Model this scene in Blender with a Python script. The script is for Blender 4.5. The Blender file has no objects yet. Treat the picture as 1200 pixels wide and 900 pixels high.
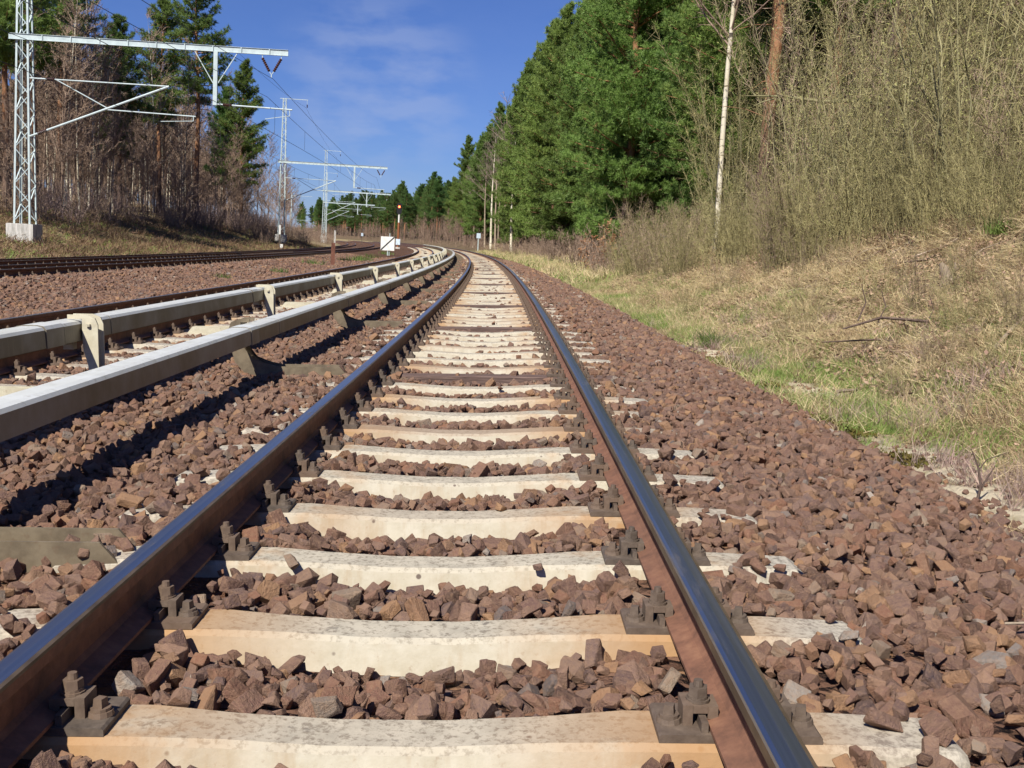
import bpy, math, random
import numpy as np
from mathutils import Matrix, Vector

random.seed(7)
RNG = np.random.default_rng(11)
scene = bpy.context.scene
COL = scene.collection
R = math.radians

# ------------------------------------------------------------------ camera
YAW, PITCH, ROLL = .008, .1285, .0555
EYE = np.array([0.0, 0.0, 0.8707])
FPX = 1250.0                                    # focal length in pixels of a 1200 px wide frame
cd = bpy.data.cameras.new('camera'); cam = bpy.data.objects.new('camera', cd); COL.objects.link(cam)
cd.sensor_width = 36.0; cd.lens = FPX / 1200 * 36.0; cd.clip_start = .05; cd.clip_end = 4000
_r = Vector((math.cos(YAW), -math.sin(YAW), 0)); _f = Vector((math.sin(YAW), math.cos(YAW), 0)); _u = Vector((0, 0, 1))
_fw = _f * math.cos(PITCH) - _u * math.sin(PITCH); _up = _f * math.sin(PITCH) + _u * math.cos(PITCH)
_cr = _r * math.cos(ROLL) + _up * math.sin(ROLL); _cu = -_r * math.sin(ROLL) + _up * math.cos(ROLL)
cam.matrix_world = Matrix(((_cr.x, _cu.x, -_fw.x, EYE[0]), (_cr.y, _cu.y, -_fw.y, EYE[1]), (_cr.z, _cu.z, -_fw.z, EYE[2]), (0, 0, 0, 1)))
scene.camera = cam

# ------------------------------------------------------------------ sky, sun, exposure
SUN_AZ, SUN_EL = R(206.5), R(46)
world = bpy.data.worlds.new('World'); scene.world = world; world.use_nodes = True
nt = world.node_tree; nt.nodes.clear()
_o = nt.nodes.new('ShaderNodeOutputWorld'); _b = nt.nodes.new('ShaderNodeBackground')
_s = nt.nodes.new('ShaderNodeTexSky'); _s.sky_type = 'NISHITA'; _s.sun_disc = False
_s.sun_elevation = SUN_EL; _s.sun_rotation = SUN_AZ
_s.altitude = 300; _s.air_density = 1.0; _s.dust_density = 0.15; _s.ozone_density = 4.0
_t = nt.nodes.new('ShaderNodeMix'); _t.data_type = 'RGBA'; _t.blend_type = 'MULTIPLY'; _t.inputs[0].default_value = 1
_t.inputs[7].default_value = (.58, .735, 1.26, 1)
nt.links.new(_s.outputs[0], _t.inputs[6])
_tc = nt.nodes.new('ShaderNodeTexCoord'); _mp = nt.nodes.new('ShaderNodeMapping'); _mp.inputs['Scale'].default_value = (2.2, 2.2, 5.5)
_n = nt.nodes.new('ShaderNodeTexNoise'); _n.inputs['Scale'].default_value = 1.6; _n.inputs['Detail'].default_value = 7; _n.inputs['Roughness'].default_value = .62
nt.links.new(_tc.outputs['Generated'], _mp.inputs[0]); nt.links.new(_mp.outputs[0], _n.inputs['Vector'])
_mr = nt.nodes.new('ShaderNodeMapRange'); _mr.inputs['From Min'].default_value = .44; _mr.inputs['From Max'].default_value = .8
_mr.inputs['To Max'].default_value = .08
_vd = nt.nodes.new('ShaderNodeVectorMath'); _vd.operation = 'DOT_PRODUCT'; _vd.inputs[1].default_value = (-.128, .983, .132)     # one faint cloud over the far masts
_m2 = nt.nodes.new('ShaderNodeMapRange'); _m2.inputs['From Min'].default_value = .9945; _m2.inputs['From Max'].default_value = .9995; _m2.inputs['To Max'].default_value = .30; _m2.interpolation_type = 'SMOOTHSTEP'
nt.links.new(_tc.outputs['Generated'], _vd.inputs[0]); nt.links.new(_vd.outputs['Value'], _m2.inputs[0])
_n2 = nt.nodes.new('ShaderNodeTexNoise'); _n2.inputs['Scale'].default_value = 9; _n2.inputs['Detail'].default_value = 6; nt.links.new(_mp.outputs[0], _n2.inputs['Vector'])
_m3 = nt.nodes.new('ShaderNodeMapRange'); _m3.inputs['From Min'].default_value = .38; _m3.inputs['From Max'].default_value = .62; nt.links.new(_n2.outputs[0], _m3.inputs[0])
_m4 = nt.nodes.new('ShaderNodeMath'); _m4.operation = 'MULTIPLY'; nt.links.new(_m2.outputs[0], _m4.inputs[0]); nt.links.new(_m3.outputs[0], _m4.inputs[1])
_m5 = nt.nodes.new('ShaderNodeMath'); _m5.operation = 'ADD'; nt.links.new(_mr.outputs[0], _m5.inputs[0]); nt.links.new(_m4.outputs[0], _m5.inputs[1])
nt.links.new(_n.outputs[0], _mr.inputs[0])
_c = nt.nodes.new('ShaderNodeMix'); _c.data_type = 'RGBA'; _c.inputs[7].default_value = (6.0, 7.0, 10.0, 1)
nt.links.new(_m5.outputs[0], _c.inputs[0]); nt.links.new(_t.outputs[2], _c.inputs[6]); nt.links.new(_c.outputs[2], _b.inputs[0])
_b.inputs[1].default_value = .055
nt.links.new(_b.outputs[0], _o.inputs[0])
sd = bpy.data.lights.new('sun', 'SUN'); sun = bpy.data.objects.new('sun', sd); COL.objects.link(sun)
sd.energy = 5.0; sd.angle = R(.53); sd.color = (1, .95, .86)
_sdir = Vector((math.sin(SUN_AZ) * math.cos(SUN_EL), math.cos(SUN_AZ) * math.cos(SUN_EL), math.sin(SUN_EL)))
sun.rotation_euler = _sdir.to_track_quat('Z', 'Y').to_euler(); sun.location = (-20, -20, 40)
scene.view_settings.view_transform = 'Standard'; scene.view_settings.look = 'None'
scene.view_settings.exposure = 0.42; scene.view_settings.gamma = 1
scene.render.engine = 'CYCLES'
cy = scene.cycles
cy.max_bounces = 5; cy.diffuse_bounces = 2; cy.glossy_bounces = 2; cy.transmission_bounces = 2; cy.transparent_max_bounces = 4
cy.caustics_reflective = False; cy.caustics_refractive = False

# ------------------------------------------------------------------ track geometry: s along our track, d to its right, z above rail top
RAD, DC, CANT = 1 / 7.09e-4, .2201, .042
SC, CC = math.sin(CANT), math.cos(CANT)


def W(s, d, z):
    """Points of the canted track bed (numpy)."""
    s, d, z = np.broadcast_arrays(np.asarray(s, float), np.asarray(d, float), np.asarray(z, float))
    dw = d * CC - z * SC; zz = d * SC + z * CC; th = s / RAD
    return np.stack([-DC - RAD + (RAD + dw) * np.cos(th), (RAD + dw) * np.sin(th), zz], -1)


def G(s, d, z):
    """Points at a true height z (numpy)."""
    s, d, z = np.broadcast_arrays(np.asarray(s, float), np.asarray(d, float), np.asarray(z, float))
    th = s / RAD
    return np.stack([-DC - RAD + (RAD + d) * np.cos(th), (RAD + d) * np.sin(th), z], -1)


def MT(s, d, z, yaw=0.0):
    """Matrix of the canted frame at (s, d, z): x to the right, y along the track, z up."""
    p = W(s, d, z); th = s / RAD
    m = Matrix.Rotation(th, 4, 'Z') @ Matrix.Rotation(-CANT, 4, 'Y') @ Matrix.Rotation(yaw, 4, 'Z')
    m.translation = Vector(p); return m


def MG(s, d, z, yaw=0.0, sc=1.0):
    p = G(s, d, z); m = Matrix.Rotation(s / RAD + yaw, 4, 'Z') @ Matrix.Scale(sc, 4)
    m.translation = Vector(p); return m


def project(P):
    d = P - EYE
    x = d @ np.array(_cr); y = d @ np.array(_cu); w = d @ np.array(_fw)
    return 600 + FPX * x / w, 450 - FPX * y / w, w


def sstep(a, b, x):
    t = np.clip((x - a) / (b - a), 0, 1); return t * t * (3 - 2 * t)


SP, S0, HW, SL = .63, 2.20, .088, 1.235            # sleepers: spacing, first centre, half top width, half length
T2, Z2 = -4.2, .04                                  # second track
TB, TA, ZB, ZA = -10.3, -14.95, .27, .22            # the two electrified tracks
NMIN = -3


def hash01(a, b=0.0):
    v = np.sin(a * 127.1 + b * 311.7) * 43758.5453; return v - np.floor(v)


def lump(s, d, f, seed):
    """Cheap smooth noise of (s, d)."""
    return (np.sin(s * f * 1.3 + d * f * .7 + seed) + np.sin(s * f * .6 - d * f * 1.5 + seed * 2.3) + np.sin(s * f * 2.1 + d * f * 2.3 + seed * .7)) / 3


def ballast_top(s, d):
    """Height (canted frame) of the top of the ballast."""
    base = np.interp(d, [-17.2, -16.6, TA - 1.4, TA + 1.4, -12.6, TB - 1.5, TB + 1.5, -8.2, -7.0, T2 - 1.6, T2 - 1.2, T2 + 1.2, -2.6, -1.5, 1.3, 1.75, 2.15, 2.75, 3.3],
                     [-.35, -.1,   .05, .05, .06, .10, .11, .0, -.13, -.17, -.155, -.155, -.17, -.19, -.185, -.2, -.27, -.43, -.6])
    n = np.round((s - S0) / SP); t = (s - S0) / SP - np.floor((s - S0) / SP)          # 0..1 from sleeper to next sleeper
    inside = (np.abs(d) < 1.24)
    low = .066 * np.clip((t - .15) / .6, 0, 1) * np.clip(1.0 - np.abs(d / .62) ** 2.4, 0, 1)
    low = low * (.75 + .5 * hash01(np.floor((s - S0) / SP), 3.0))
    z = base - np.where(inside, low - .004, 0)
    return z + .012 * lump(s, d, 3.1, 1.0)


def ground_z(s, d):
    """True height of the soil beside the tracks."""
    s = np.asarray(s, float); d = np.asarray(d, float)
    left = np.interp(d, [-900, -300, -120, -60, -40, -31, -27, -24, -21.5, -19, -17.6, -16.8],
                     [34, 24, 13, 5.0, 3.2, 2.2, 1.55, .75, -.1, -.55, -.78, -1.0])
    zr = np.interp(d, [1.8, 2.25, 2.6, 3.4, 4.2, 5.5, 6.5, 8, 10, 14, 25, 100, 900], [-.95, -.5, -.385, -.33, -.02, .62, 1.16, 1.8, 2.4, 2.6, 3.4, 11.0, 30.0])
    k = 1 - .55 * sstep(22, 45, s)
    right = np.where(zr > -.33, -.33 + (zr + .33) * k, zr) + .042 * np.minimum(d, 14)
    mid = d * SC + ballast_top(s, np.clip(d, -17, 2.6)) - .35
    z = np.where(d < -16.8, left, np.where(d > 1.8, right, mid))
    rough = np.where(d > 2.6, np.clip((d - 2.6) / 2, .15, 1), np.where(d < -17.6, np.clip((-17.6 - d) / 3, .1, 1), 0))
    return z + rough * (.05 * lump(s, d, 1.9, 2.0) + .035 * lump(s, d, 4.7, 5.0) + .12 * lump(s, d, .45, 9.0))


# ------------------------------------------------------------------ materials
MATS = {}


class NT:
    def __init__(self, name):
        self.m = bpy.data.materials.new(name); self.m.use_nodes = True; self.t = self.m.node_tree; self.t.nodes.clear()
        self.out = self.t.nodes.new('ShaderNodeOutputMaterial'); MATS[name] = self.m

    def n(self, kind, ins=None, **at):
        x = self.t.nodes.new('ShaderNode' + kind)
        for k, v in at.items(): setattr(x, k, v)
        for k, v in (ins or {}).items():
            if isinstance(v, bpy.types.NodeSocket): self.t.links.new(v, x.inputs[k])
            else: x.inputs[k].default_value = v
        return x

    def noise(self, scale, detail=4, rough=.55, vec=None, **k):
        i = {'Scale': scale, 'Detail': detail, 'Roughness': rough}
        if vec is not None: i['Vector'] = vec
        return self.n('TexNoise', i, **k).outputs[0]

    def ramp(self, fac, stops, interp='LINEAR'):
        x = self.n('ValToRGB', {'Fac': fac}); cr = x.color_ramp; cr.interpolation = interp
        while len(cr.elements) < len(stops): cr.elements.new(.5)
        for e, (p, c) in zip(cr.elements, stops):
            e.position = p; e.color = (*c, 1) if not isinstance(c, (int, float)) else (c, c, c, 1)
        return x.outputs[0]

    def mix(self, f, a, b, blend='MIX'):
        x = self.n('Mix', data_type='RGBA', blend_type=blend)
        for i, v in ((0, f), (6, a), (7, b)):
            if isinstance(v, bpy.types.NodeSocket): self.t.links.new(v, x.inputs[i])
            else: x.inputs[i].default_value = v if i == 0 else (*v, 1) if len(v) == 3 else v
        return x.outputs[2]

    def math(self, op, a, b=0.0, clamp=False):
        x = self.n('Math', {0: a, 1: b}, operation=op, use_clamp=clamp); return x.outputs[0]

    def rng(self, v, a, b, c=0.0, d=1.0):
        return self.n('MapRange', {0: v, 1: a, 2: b, 3: c, 4: d}).outputs[0]

    def rnd(self): return self.n('ObjectInfo').outputs['Random']
    def co(self, k='Object'): return self.n('TexCoord').outputs[k]

    def bump(self, h, strength=.4, dist=.01):
        return self.n('Bump', {'Height': h, 'Strength': strength, 'Distance': dist}).outputs[0]

    def done(self, col, rough=.85, metal=0.0, spec=.3, normal=None, emit=None, transl=0):
        i = {'Base Color': col if isinstance(col, bpy.types.NodeSocket) else (*col, 1), 'Roughness': rough, 'Metallic': metal, 'Specular IOR Level': spec}
        if normal is not None: i['Normal'] = normal
        if emit: i['Emission Color'] = (*emit[0], 1); i['Emission Strength'] = emit[1]
        b = self.n('BsdfPrincipled', i); o = b.outputs[0]
        if transl:
            tr = self.n('BsdfTranslucent', {'Color': i['Base Color']})
            o = self.n('MixShader', {0: transl, 1: o, 2: tr.outputs[0]}).outputs[0]
        self.t.links.new(o, self.out.inputs[0]); return self.m


def build_materials():
    # ballast stones
    a = NT('stone'); r = a.rnd()
    c = a.ramp(r, [(0, (.085, .050, .043)), (.12, (.220, .122, .088)), (.25, (.130, .080, .072)), (.38, (.280, .172, .122)), (.50, (.110, .076, .076)), (.61, (.225, .108, .068)), (.72, (.175, .114, .096)), (.82, (.35, .200, .105)), (.89, (.170, .090, .066)), (.955, (.28, .22, .165)), (.985, (.12, .105, .105)), (1, (.40, .355, .30))])
    n1 = a.noise(2.4, 6, .7, a.co()); n2 = a.noise(1.1, 4, .6, a.co())
    c = a.mix(a.rng(n1, .35, .7, 0, .55), c, (.36, .225, .135)); c = a.mix(a.rng(n2, .5, .75, 0, .45), c, (.10, .06, .048))
    c = a.mix(a.rng(a.noise(6, 4, .65, a.co()), .62, .72, 0, .35), c, (.34, .29, .22))
    a.done(c, .88, spec=.18, normal=a.bump(a.math('ADD', a.noise(3.2, 6, .68, a.co()), a.math('MULTIPLY', a.noise(11, 4, .6, a.co()), .35)), .5, .12))
    a = NT('ballast_bed'); p = a.co()
    c = a.ramp(a.noise(22, 6, .7, p), [(.3, (.045, .026, .020)), (.5, (.115, .062, .042)), (.7, (.18, .098, .060))])
    v = a.n('TexVoronoi', {'Vector': p, 'Scale': 15.0, 'Randomness': 1.0}); vc = a.n('SeparateColor', {0: v.outputs['Color']}).outputs[0]
    c = a.mix(.6, c, a.ramp(vc, [(0, (.10, .055, .042)), (.5, (.235, .128, .080)), (.85, (.17, .10, .076)), (1, (.34, .195, .10))]))
    vd = a.n('TexVoronoi', {'Vector': p, 'Scale': 15.0}, feature='DISTANCE_TO_EDGE').outputs[0]
    a.done(c, .95, spec=.15, normal=a.bump(a.math('ADD', a.rng(vd, 0, .3), a.noise(40, 4, .6, p)), .9, .05))
    # sleepers
    a = NT('sleeper_concrete'); p = a.co(); r = a.rnd()
    nrm = a.n('SeparateXYZ', {0: a.n('NewGeometry').outputs['True Normal']}).outputs[2]
    up = a.rng(a.math('ADD', nrm, a.math('MULTIPLY', a.math('SUBTRACT', a.noise(9, 4, .6, p), .5), .22)), .62, .86); sx = a.n('SeparateXYZ', {0: p})
    off = a.n('VectorMath', {0: p, 1: a.n('CombineXYZ', {0: a.math('MULTIPLY', r, 37.0), 1: a.math('MULTIPLY', r, 11.0), 2: 0.0}).outputs[0]}, operation='ADD').outputs[0]
    big = a.noise(2.6, 3, .5, off); fine = a.noise(55, 5, .7, off); med = a.noise(14, 4, .65, off)
    clean = a.mix(a.rng(med, .35, .7), (.55, .505, .40), (.45, .40, .295)); clean = a.mix(a.rng(big, .5, .75, 0, .45), clean, (.62, .56, .43))
    clean = a.mix(a.rng(fine, .62, .74, 0, .4), clean, (.30, .23, .16))
    drip = a.noise(5, 5, .7, a.n('Mapping', {0: off, 3: (2.2, 1, .35)}).outputs[0]); clean = a.mix(a.rng(drip, .52, .70, 0, .6), clean, (.40, .30, .19))
    clean = a.mix(a.rng(a.noise(38, 5, .75, off), .60, .70, 0, .55), clean, (.33, .245, .17))
    worn = a.mix(a.rng(med, .3, .62), (.37, .335, .265), (.49, .44, .345)); worn = a.mix(a.rng(fine, .50, .62, 0, .75), worn, (.175, .145, .11))
    worn = a.mix(a.rng(a.noise(23, 4, .7, off), .60, .68, 0, .6), worn, (.13, .115, .10))
    sp = a.n('TexVoronoi', {'Vector': off, 'Scale': 9.0}); c = a.mix(up, clean, worn); c = a.mix(a.math('MULTIPLY', a.rng(sp.outputs['Distance'], .09, .06), a.math('GREATER_THAN', a.n('SeparateColor', {0: sp.outputs['Color']}).outputs[0], .55)), c, (.16, .125, .10))
    ax = a.math('ABSOLUTE', sx.outputs[0])
    rustm = a.math('MULTIPLY', a.rng(a.math('ABSOLUTE', a.math('SUBTRACT', ax, .70)), .50, .06), a.rng(a.math('ADD', a.noise(5, 4, .6, off), a.math('MULTIPLY', a.math('SUBTRACT', r, .5), .35)), .36, .58), clamp=True)
    c = a.mix(a.math('MULTIPLY', rustm, .88), c, (.37, .205, .088))
    brown = a.math('MULTIPLY', a.rng(a.math('FRACT', a.math('MULTIPLY', r, 7.3)), .7, .8), up)
    c = a.mix(a.math('MULTIPLY', brown, .6), c, (.30, .20, .13))
    endm = a.math('MULTIPLY', a.rng(ax, .9, 1.05), .55); c = a.mix(endm, c, a.mix(a.rng(fine, .42, .6), (.46, .42, .35), (.20, .18, .16)))
    a.done(c, .9, spec=.2, normal=a.bump(a.math('ADD', fine, a.math('MULTIPLY', med, .6)), .35, .004))
    a = NT('sleeper_wood'); p = a.co()
    c = a.ramp(a.noise(6, 5, .6, a.n('Mapping', {0: p, 3: (1, 14, 14)}).outputs[0]), [(.3, (.075, .048, .040)), (.55, (.15, .098, .080)), (.75, (.23, .165, .135))])
    a.done(c, .8, spec=.3, normal=a.bump(a.noise(9, 4, .6, a.n('Mapping', {0: p, 3: (1, 16, 16)}).outputs[0]), .5, .01))
    # metals
    a = NT('rail_head'); p = a.co()
    g = a.noise(3, 4, .5, p); q = a.noise(1.0, 5, .7, a.n('Mapping', {0: p, 3: (95, .45, 20)}).outputs[0]); d_ = a.noise(14, 5, .7, a.n('Mapping', {0: p, 3: (1, .15, 1)}).outputs[0])
    c = a.mix(a.rng(q, .35, .7), (.42, .43, .445), (.52, .53, .545)); c = a.mix(a.rng(d_, .58, .72, 0, .55), c, (.17, .115, .085))
    a.done(c, a.math('ADD', a.rng(q, .3, .7, .32, .42), a.rng(d_, .58, .72, 0, .25)), metal=1.0, spec=.5)
    a = NT('rail_rust'); p = a.co()
    c = a.ramp(a.noise(16, 6, .7, p), [(.3, (.115, .058, .038)), (.52, (.205, .098, .060)), (.72, (.27, .138, .082))])
    c = a.mix(a.rng(a.noise(1.1, 3, .5, p), .45, .7, 0, .5), c, (.13, .075, .052))
    a.done(c, .7, spec=.35, normal=a.bump(a.noise(120, 4, .6, p), .3, .002))
    a = NT('rail_side'); p = a.co()
    c = a.ramp(a.noise(12, 5, .6, p), [(.3, (.085, .062, .040)), (.6, (.15, .108, .068)), (.8, (.20, .145, .095))])
    a.done(c, .5, metal=.35, spec=.5)
    a = NT('iron'); p = a.co(); r = a.rnd()
    c = a.ramp(a.noise(30, 5, .65, p), [(.3, (.062, .048, .038)), (.6, (.125, .098, .076)), (.8, (.20, .155, .115))])
    c = a.mix(a.math('MULTIPLY', r, .45), c, (.215, .13, .08))
    a.done(c, .65, spec=.4, normal=a.bump(a.noise(90, 4, .6, p), .4, .002))
    a = NT('iron_rusty'); p = a.co()
    c = a.ramp(a.noise(18, 5, .65, p), [(.3, (.12, .052, .036)), (.6, (.21, .09, .058)), (.8, (.30, .15, .09))])
    a.done(c, .8, spec=.3)
    # third rail
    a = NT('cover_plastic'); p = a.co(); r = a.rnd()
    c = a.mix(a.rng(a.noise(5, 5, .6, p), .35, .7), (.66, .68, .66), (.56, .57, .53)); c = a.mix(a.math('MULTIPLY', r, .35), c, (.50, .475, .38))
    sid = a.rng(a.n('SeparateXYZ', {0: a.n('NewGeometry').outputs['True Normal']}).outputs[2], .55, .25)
    c = a.mix(a.math('MULTIPLY', sid, a.rng(a.math('ADD', a.noise(3, 5, .6, p), a.math('MULTIPLY', r, .3)), .2, .75, .55, 1.0)), c, (.15, .122, .078))  # shade of the upright sides painted into the colour, mottled with brown dust
    st = a.noise(4, 5, .65, a.n('Mapping', {0: p, 3: (6, 6, .8)}).outputs[0]); c = a.mix(a.rng(st, .56, .74, 0, .55), c, (.27, .225, .15))
    a.done(c, .42, spec=.5, normal=a.bump(a.noise(40, 3, .5, p), .08, .004))
    a = NT('bracket_paint'); p = a.co()
    c = a.mix(a.rng(a.noise(9, 5, .65, p), .4, .7), (.60, .56, .42), (.46, .41, .29)); c = a.mix(a.rng(a.noise(30, 4, .6, p), .62, .72, 0, .5), c, (.22, .14, .08))
    a.done(c, .7, spec=.3, normal=a.bump(a.noise(60, 4, .6, p), .3, .003))
    a = NT('bracket_steel'); p = a.co()
    c = a.mix(a.rng(a.noise(9, 5, .65, p), .4, .7), (.20, .16, .105), (.105, .08, .052)); c = a.mix(a.rng(a.noise(30, 4, .6, p), .6, .72, 0, .5), c, (.14, .09, .055))
    a.done(c, .6, spec=.35, normal=a.bump(a.noise(60, 4, .6, p), .3, .003))
    a = NT('dull_steel'); p = a.co()
    a.done(a.ramp(a.noise(10, 4, .6, p), [(.3, (.10, .08, .062)), (.7, (.185, .152, .115))]), .6, metal=.2, spec=.4)
    a = NT('mast_paint'); p = a.co()
    c = a.mix(a.rng(a.noise(3, 5, .65, p), .4, .7), (.54, .63, .63), (.40, .48, .49)); c = a.mix(a.rng(a.noise(11, 5, .7, p), .62, .74, 0, .5), c, (.34, .27, .20))
    a.done(c, .55, spec=.4)
    a = NT('foundation'); p = a.co()
    c = a.mix(a.rng(a.noise(2.5, 5, .6, a.n('Mapping', {0: p, 3: (3, 3, .5)}).outputs[0]), .4, .65), (.62, .60, .56), (.33, .32, .29))
    a.done(c, .9, normal=a.bump(a.noise(12, 5, .6, p), .5, .02))
    a = NT('porcelain'); a.done((.075, .032, .026), .25, spec=.6)
    a = NT('wire'); a.done((.045, .05, .055), .5, metal=.6)
    a = NT('white_board'); p = a.co(); a.done(a.mix(a.rng(a.noise(5, 4, .6, p), .4, .8), (.80, .80, .76), (.70, .69, .62)), .5)
    a = NT('black_paint'); a.done((.02, .02, .022), .45)
    a = NT('blue_white'); a.done((.62, .74, .84), .5)
    a = NT('signal_orange'); p = a.co(); a.done(a.ramp(a.noise(6, 4, .6, p), [(.3, (.24, .085, .038)), (.7, (.36, .14, .06))]), .6)
    a = NT('red_lamp'); a.done((.5, .02, .01), .3, emit=((1, .10, .03), 9.0))
    # soil
    a = NT('soil'); p = a.co(); att = a.n('Attribute', attribute_name='sand').outputs['Fac']; gr = a.n('Attribute', attribute_name='green').outputs['Fac']
    c = a.ramp(a.noise(7, 8, .72, p), [(.28, (.10, .068, .042)), (.45, (.26, .185, .11)), (.58, (.44, .345, .195)), (.75, (.56, .455, .26))])
    c = a.mix(a.rng(a.noise(60, 4, .7, p), .45, .65, 0, .55), c, (.14, .095, .062))
    c = a.mix(a.math('MULTIPLY', gr, a.rng(a.noise(3, 5, .65, p), .4, .62)), c, a.mix(a.noise(30, 4, .6, p), (.10, .15, .035), (.22, .24, .08)))
    c = a.mix(a.math('MULTIPLY', a.n('Attribute', attribute_name='duff').outputs['Fac'], .85), c, a.mix(a.noise(9, 5, .6, p), (.075, .050, .034), (.17, .115, .075)))
    sand = a.mix(a.noise(35, 5, .7, p), (.60, .50, .34), (.78, .68, .50))
    c = a.mix(a.math('MULTIPLY', att, a.rng(a.noise(5, 4, .6, p), .3, .5)), c, sand)
    a.done(c, .95, spec=.12, normal=a.bump(a.noise(28, 7, .75, p), .8, .05))
    # plants
    def leafy(name, c1, c2, c3, transl=.25, rough=.6):
        a = NT(name); r = a.rnd(); n = a.noise(1.1, 3, .6, a.co()); n2 = a.noise(9, 2, .5, a.co())
        c = a.mix(a.rng(n, .35, .65), c1, c2); c = a.mix(a.rng(n2, .45, .75, 0, .8), c, c3)
        hs = a.n('HueSaturation', {'Color': c, 'Value': a.rng(r, 0, 1, .78, 1.22), 'Hue': a.rng(a.math('FRACT', a.math('MULTIPLY', r, 13.7)), 0, 1, .482, .512)})
        a.done(hs.outputs[0], rough, spec=.25, transl=transl)
    leafy('pine_needles', (.145, .235, .052), (.205, .310, .074), (.30, .395, .125), .40, .5)
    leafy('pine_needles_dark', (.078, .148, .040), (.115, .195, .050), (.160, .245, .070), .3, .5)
    leafy('straw', (.66, .54, .30), (.52, .41, .21), (.76, .64, .40), .25)
    leafy('green_grass', (.19, .30, .06), (.28, .37, .10), (.42, .44, .17), .3)
    leafy('purple_grass', (.36, .25, .21), (.44, .33, .25), (.30, .22, .20), .2)
    leafy('moss', (.115, .105, .022), (.16, .12, .03), (.085, .075, .02), .05, .9)
    leafy('dead_leaf', (.33, .215, .135), (.46, .33, .21), (.25, .165, .12), .15)
    leafy('bank_straw', (.30, .215, .115), (.235, .155, .085), (.38, .29, .16), .2)
    leafy('bank_brown', (.20, .125, .075), (.155, .098, .062), (.27, .18, .11), .2)
    leafy('bud', (.44, .42, .17), (.37, .36, .13), (.54, .49, .24), .3)
    leafy('orange_leaf', (.40, .22, .10), (.46, .28, .14), (.34, .17, .08), .2)
    leafy('weed_green', (.09, .15, .035), (.15, .22, .05), (.22, .28, .09), .25)

    def bark(name, c1, c2, sc=10, stretch=.25):
        a = NT(name); r = a.rnd(); p = a.n('Mapping', {0: a.co(), 3: (1, 1, stretch)}).outputs[0]
        c = a.ramp(a.noise(sc, 5, .65, p), [(.32, c1), (.68, c2)])
        hs = a.n('HueSaturation', {'Color': c, 'Value': a.rng(r, 0, 1, .8, 1.2)})
        a.done(hs.outputs[0], .85, spec=.2, normal=a.bump(a.noise(sc * 2, 4, .6, p), .6, .03))
    bark('twig_olive', (.19, .165, .078), (.37, .32, .155), 6)
    bark('twig_brown', (.215, .148, .108), (.39, .285, .21), 6)
    bark('twig_purple', (.20, .145, .135), (.33, .245, .215), 6)
    bark('stem_green', (.19, .175, .085), (.34, .31, .17), 6)
    bark('stick', (.22, .165, .115), (.42, .34, .25), 12)
    bark('dark_stick', (.075, .05, .04), (.16, .115, .09), 12)
    a = NT('pine_bark'); p = a.co(); z = a.n('SeparateXYZ', {0: p}).outputs[2]
    q = a.n('Mapping', {0: p, 3: (1, 1, .35)}).outputs[0]
    c1 = a.ramp(a.noise(14, 5, .65, q), [(.35, (.22, .105, .052)), (.65, (.39, .205, .11))]); c2 = a.ramp(a.noise(12, 5, .65, q), [(.35, (.085, .055, .042)), (.65, (.20, .135, .10))])
    a.done(a.mix(a.rng(z, 2.2, 5.0), c2, c1), .9, spec=.15, normal=a.bump(a.noise(22, 5, .65, q), .8, .04))
    a = NT('birch_bark'); p = a.co(); q = a.n('Mapping', {0: p, 3: (1, 1, 4.5)}).outputs[0]
    c = a.mix(a.rng(a.noise(2.2, 4, .65, q), .57, .64), (.72, .66, .52), (.07, .06, .05)); c = a.mix(a.rng(a.noise(1.3, 3, .5, p), .4, .7, 0, .5), c, (.50, .41, .23))
    a.done(c, .75, spec=.25)


build_materials()
MAT = MATS.__getitem__


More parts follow.
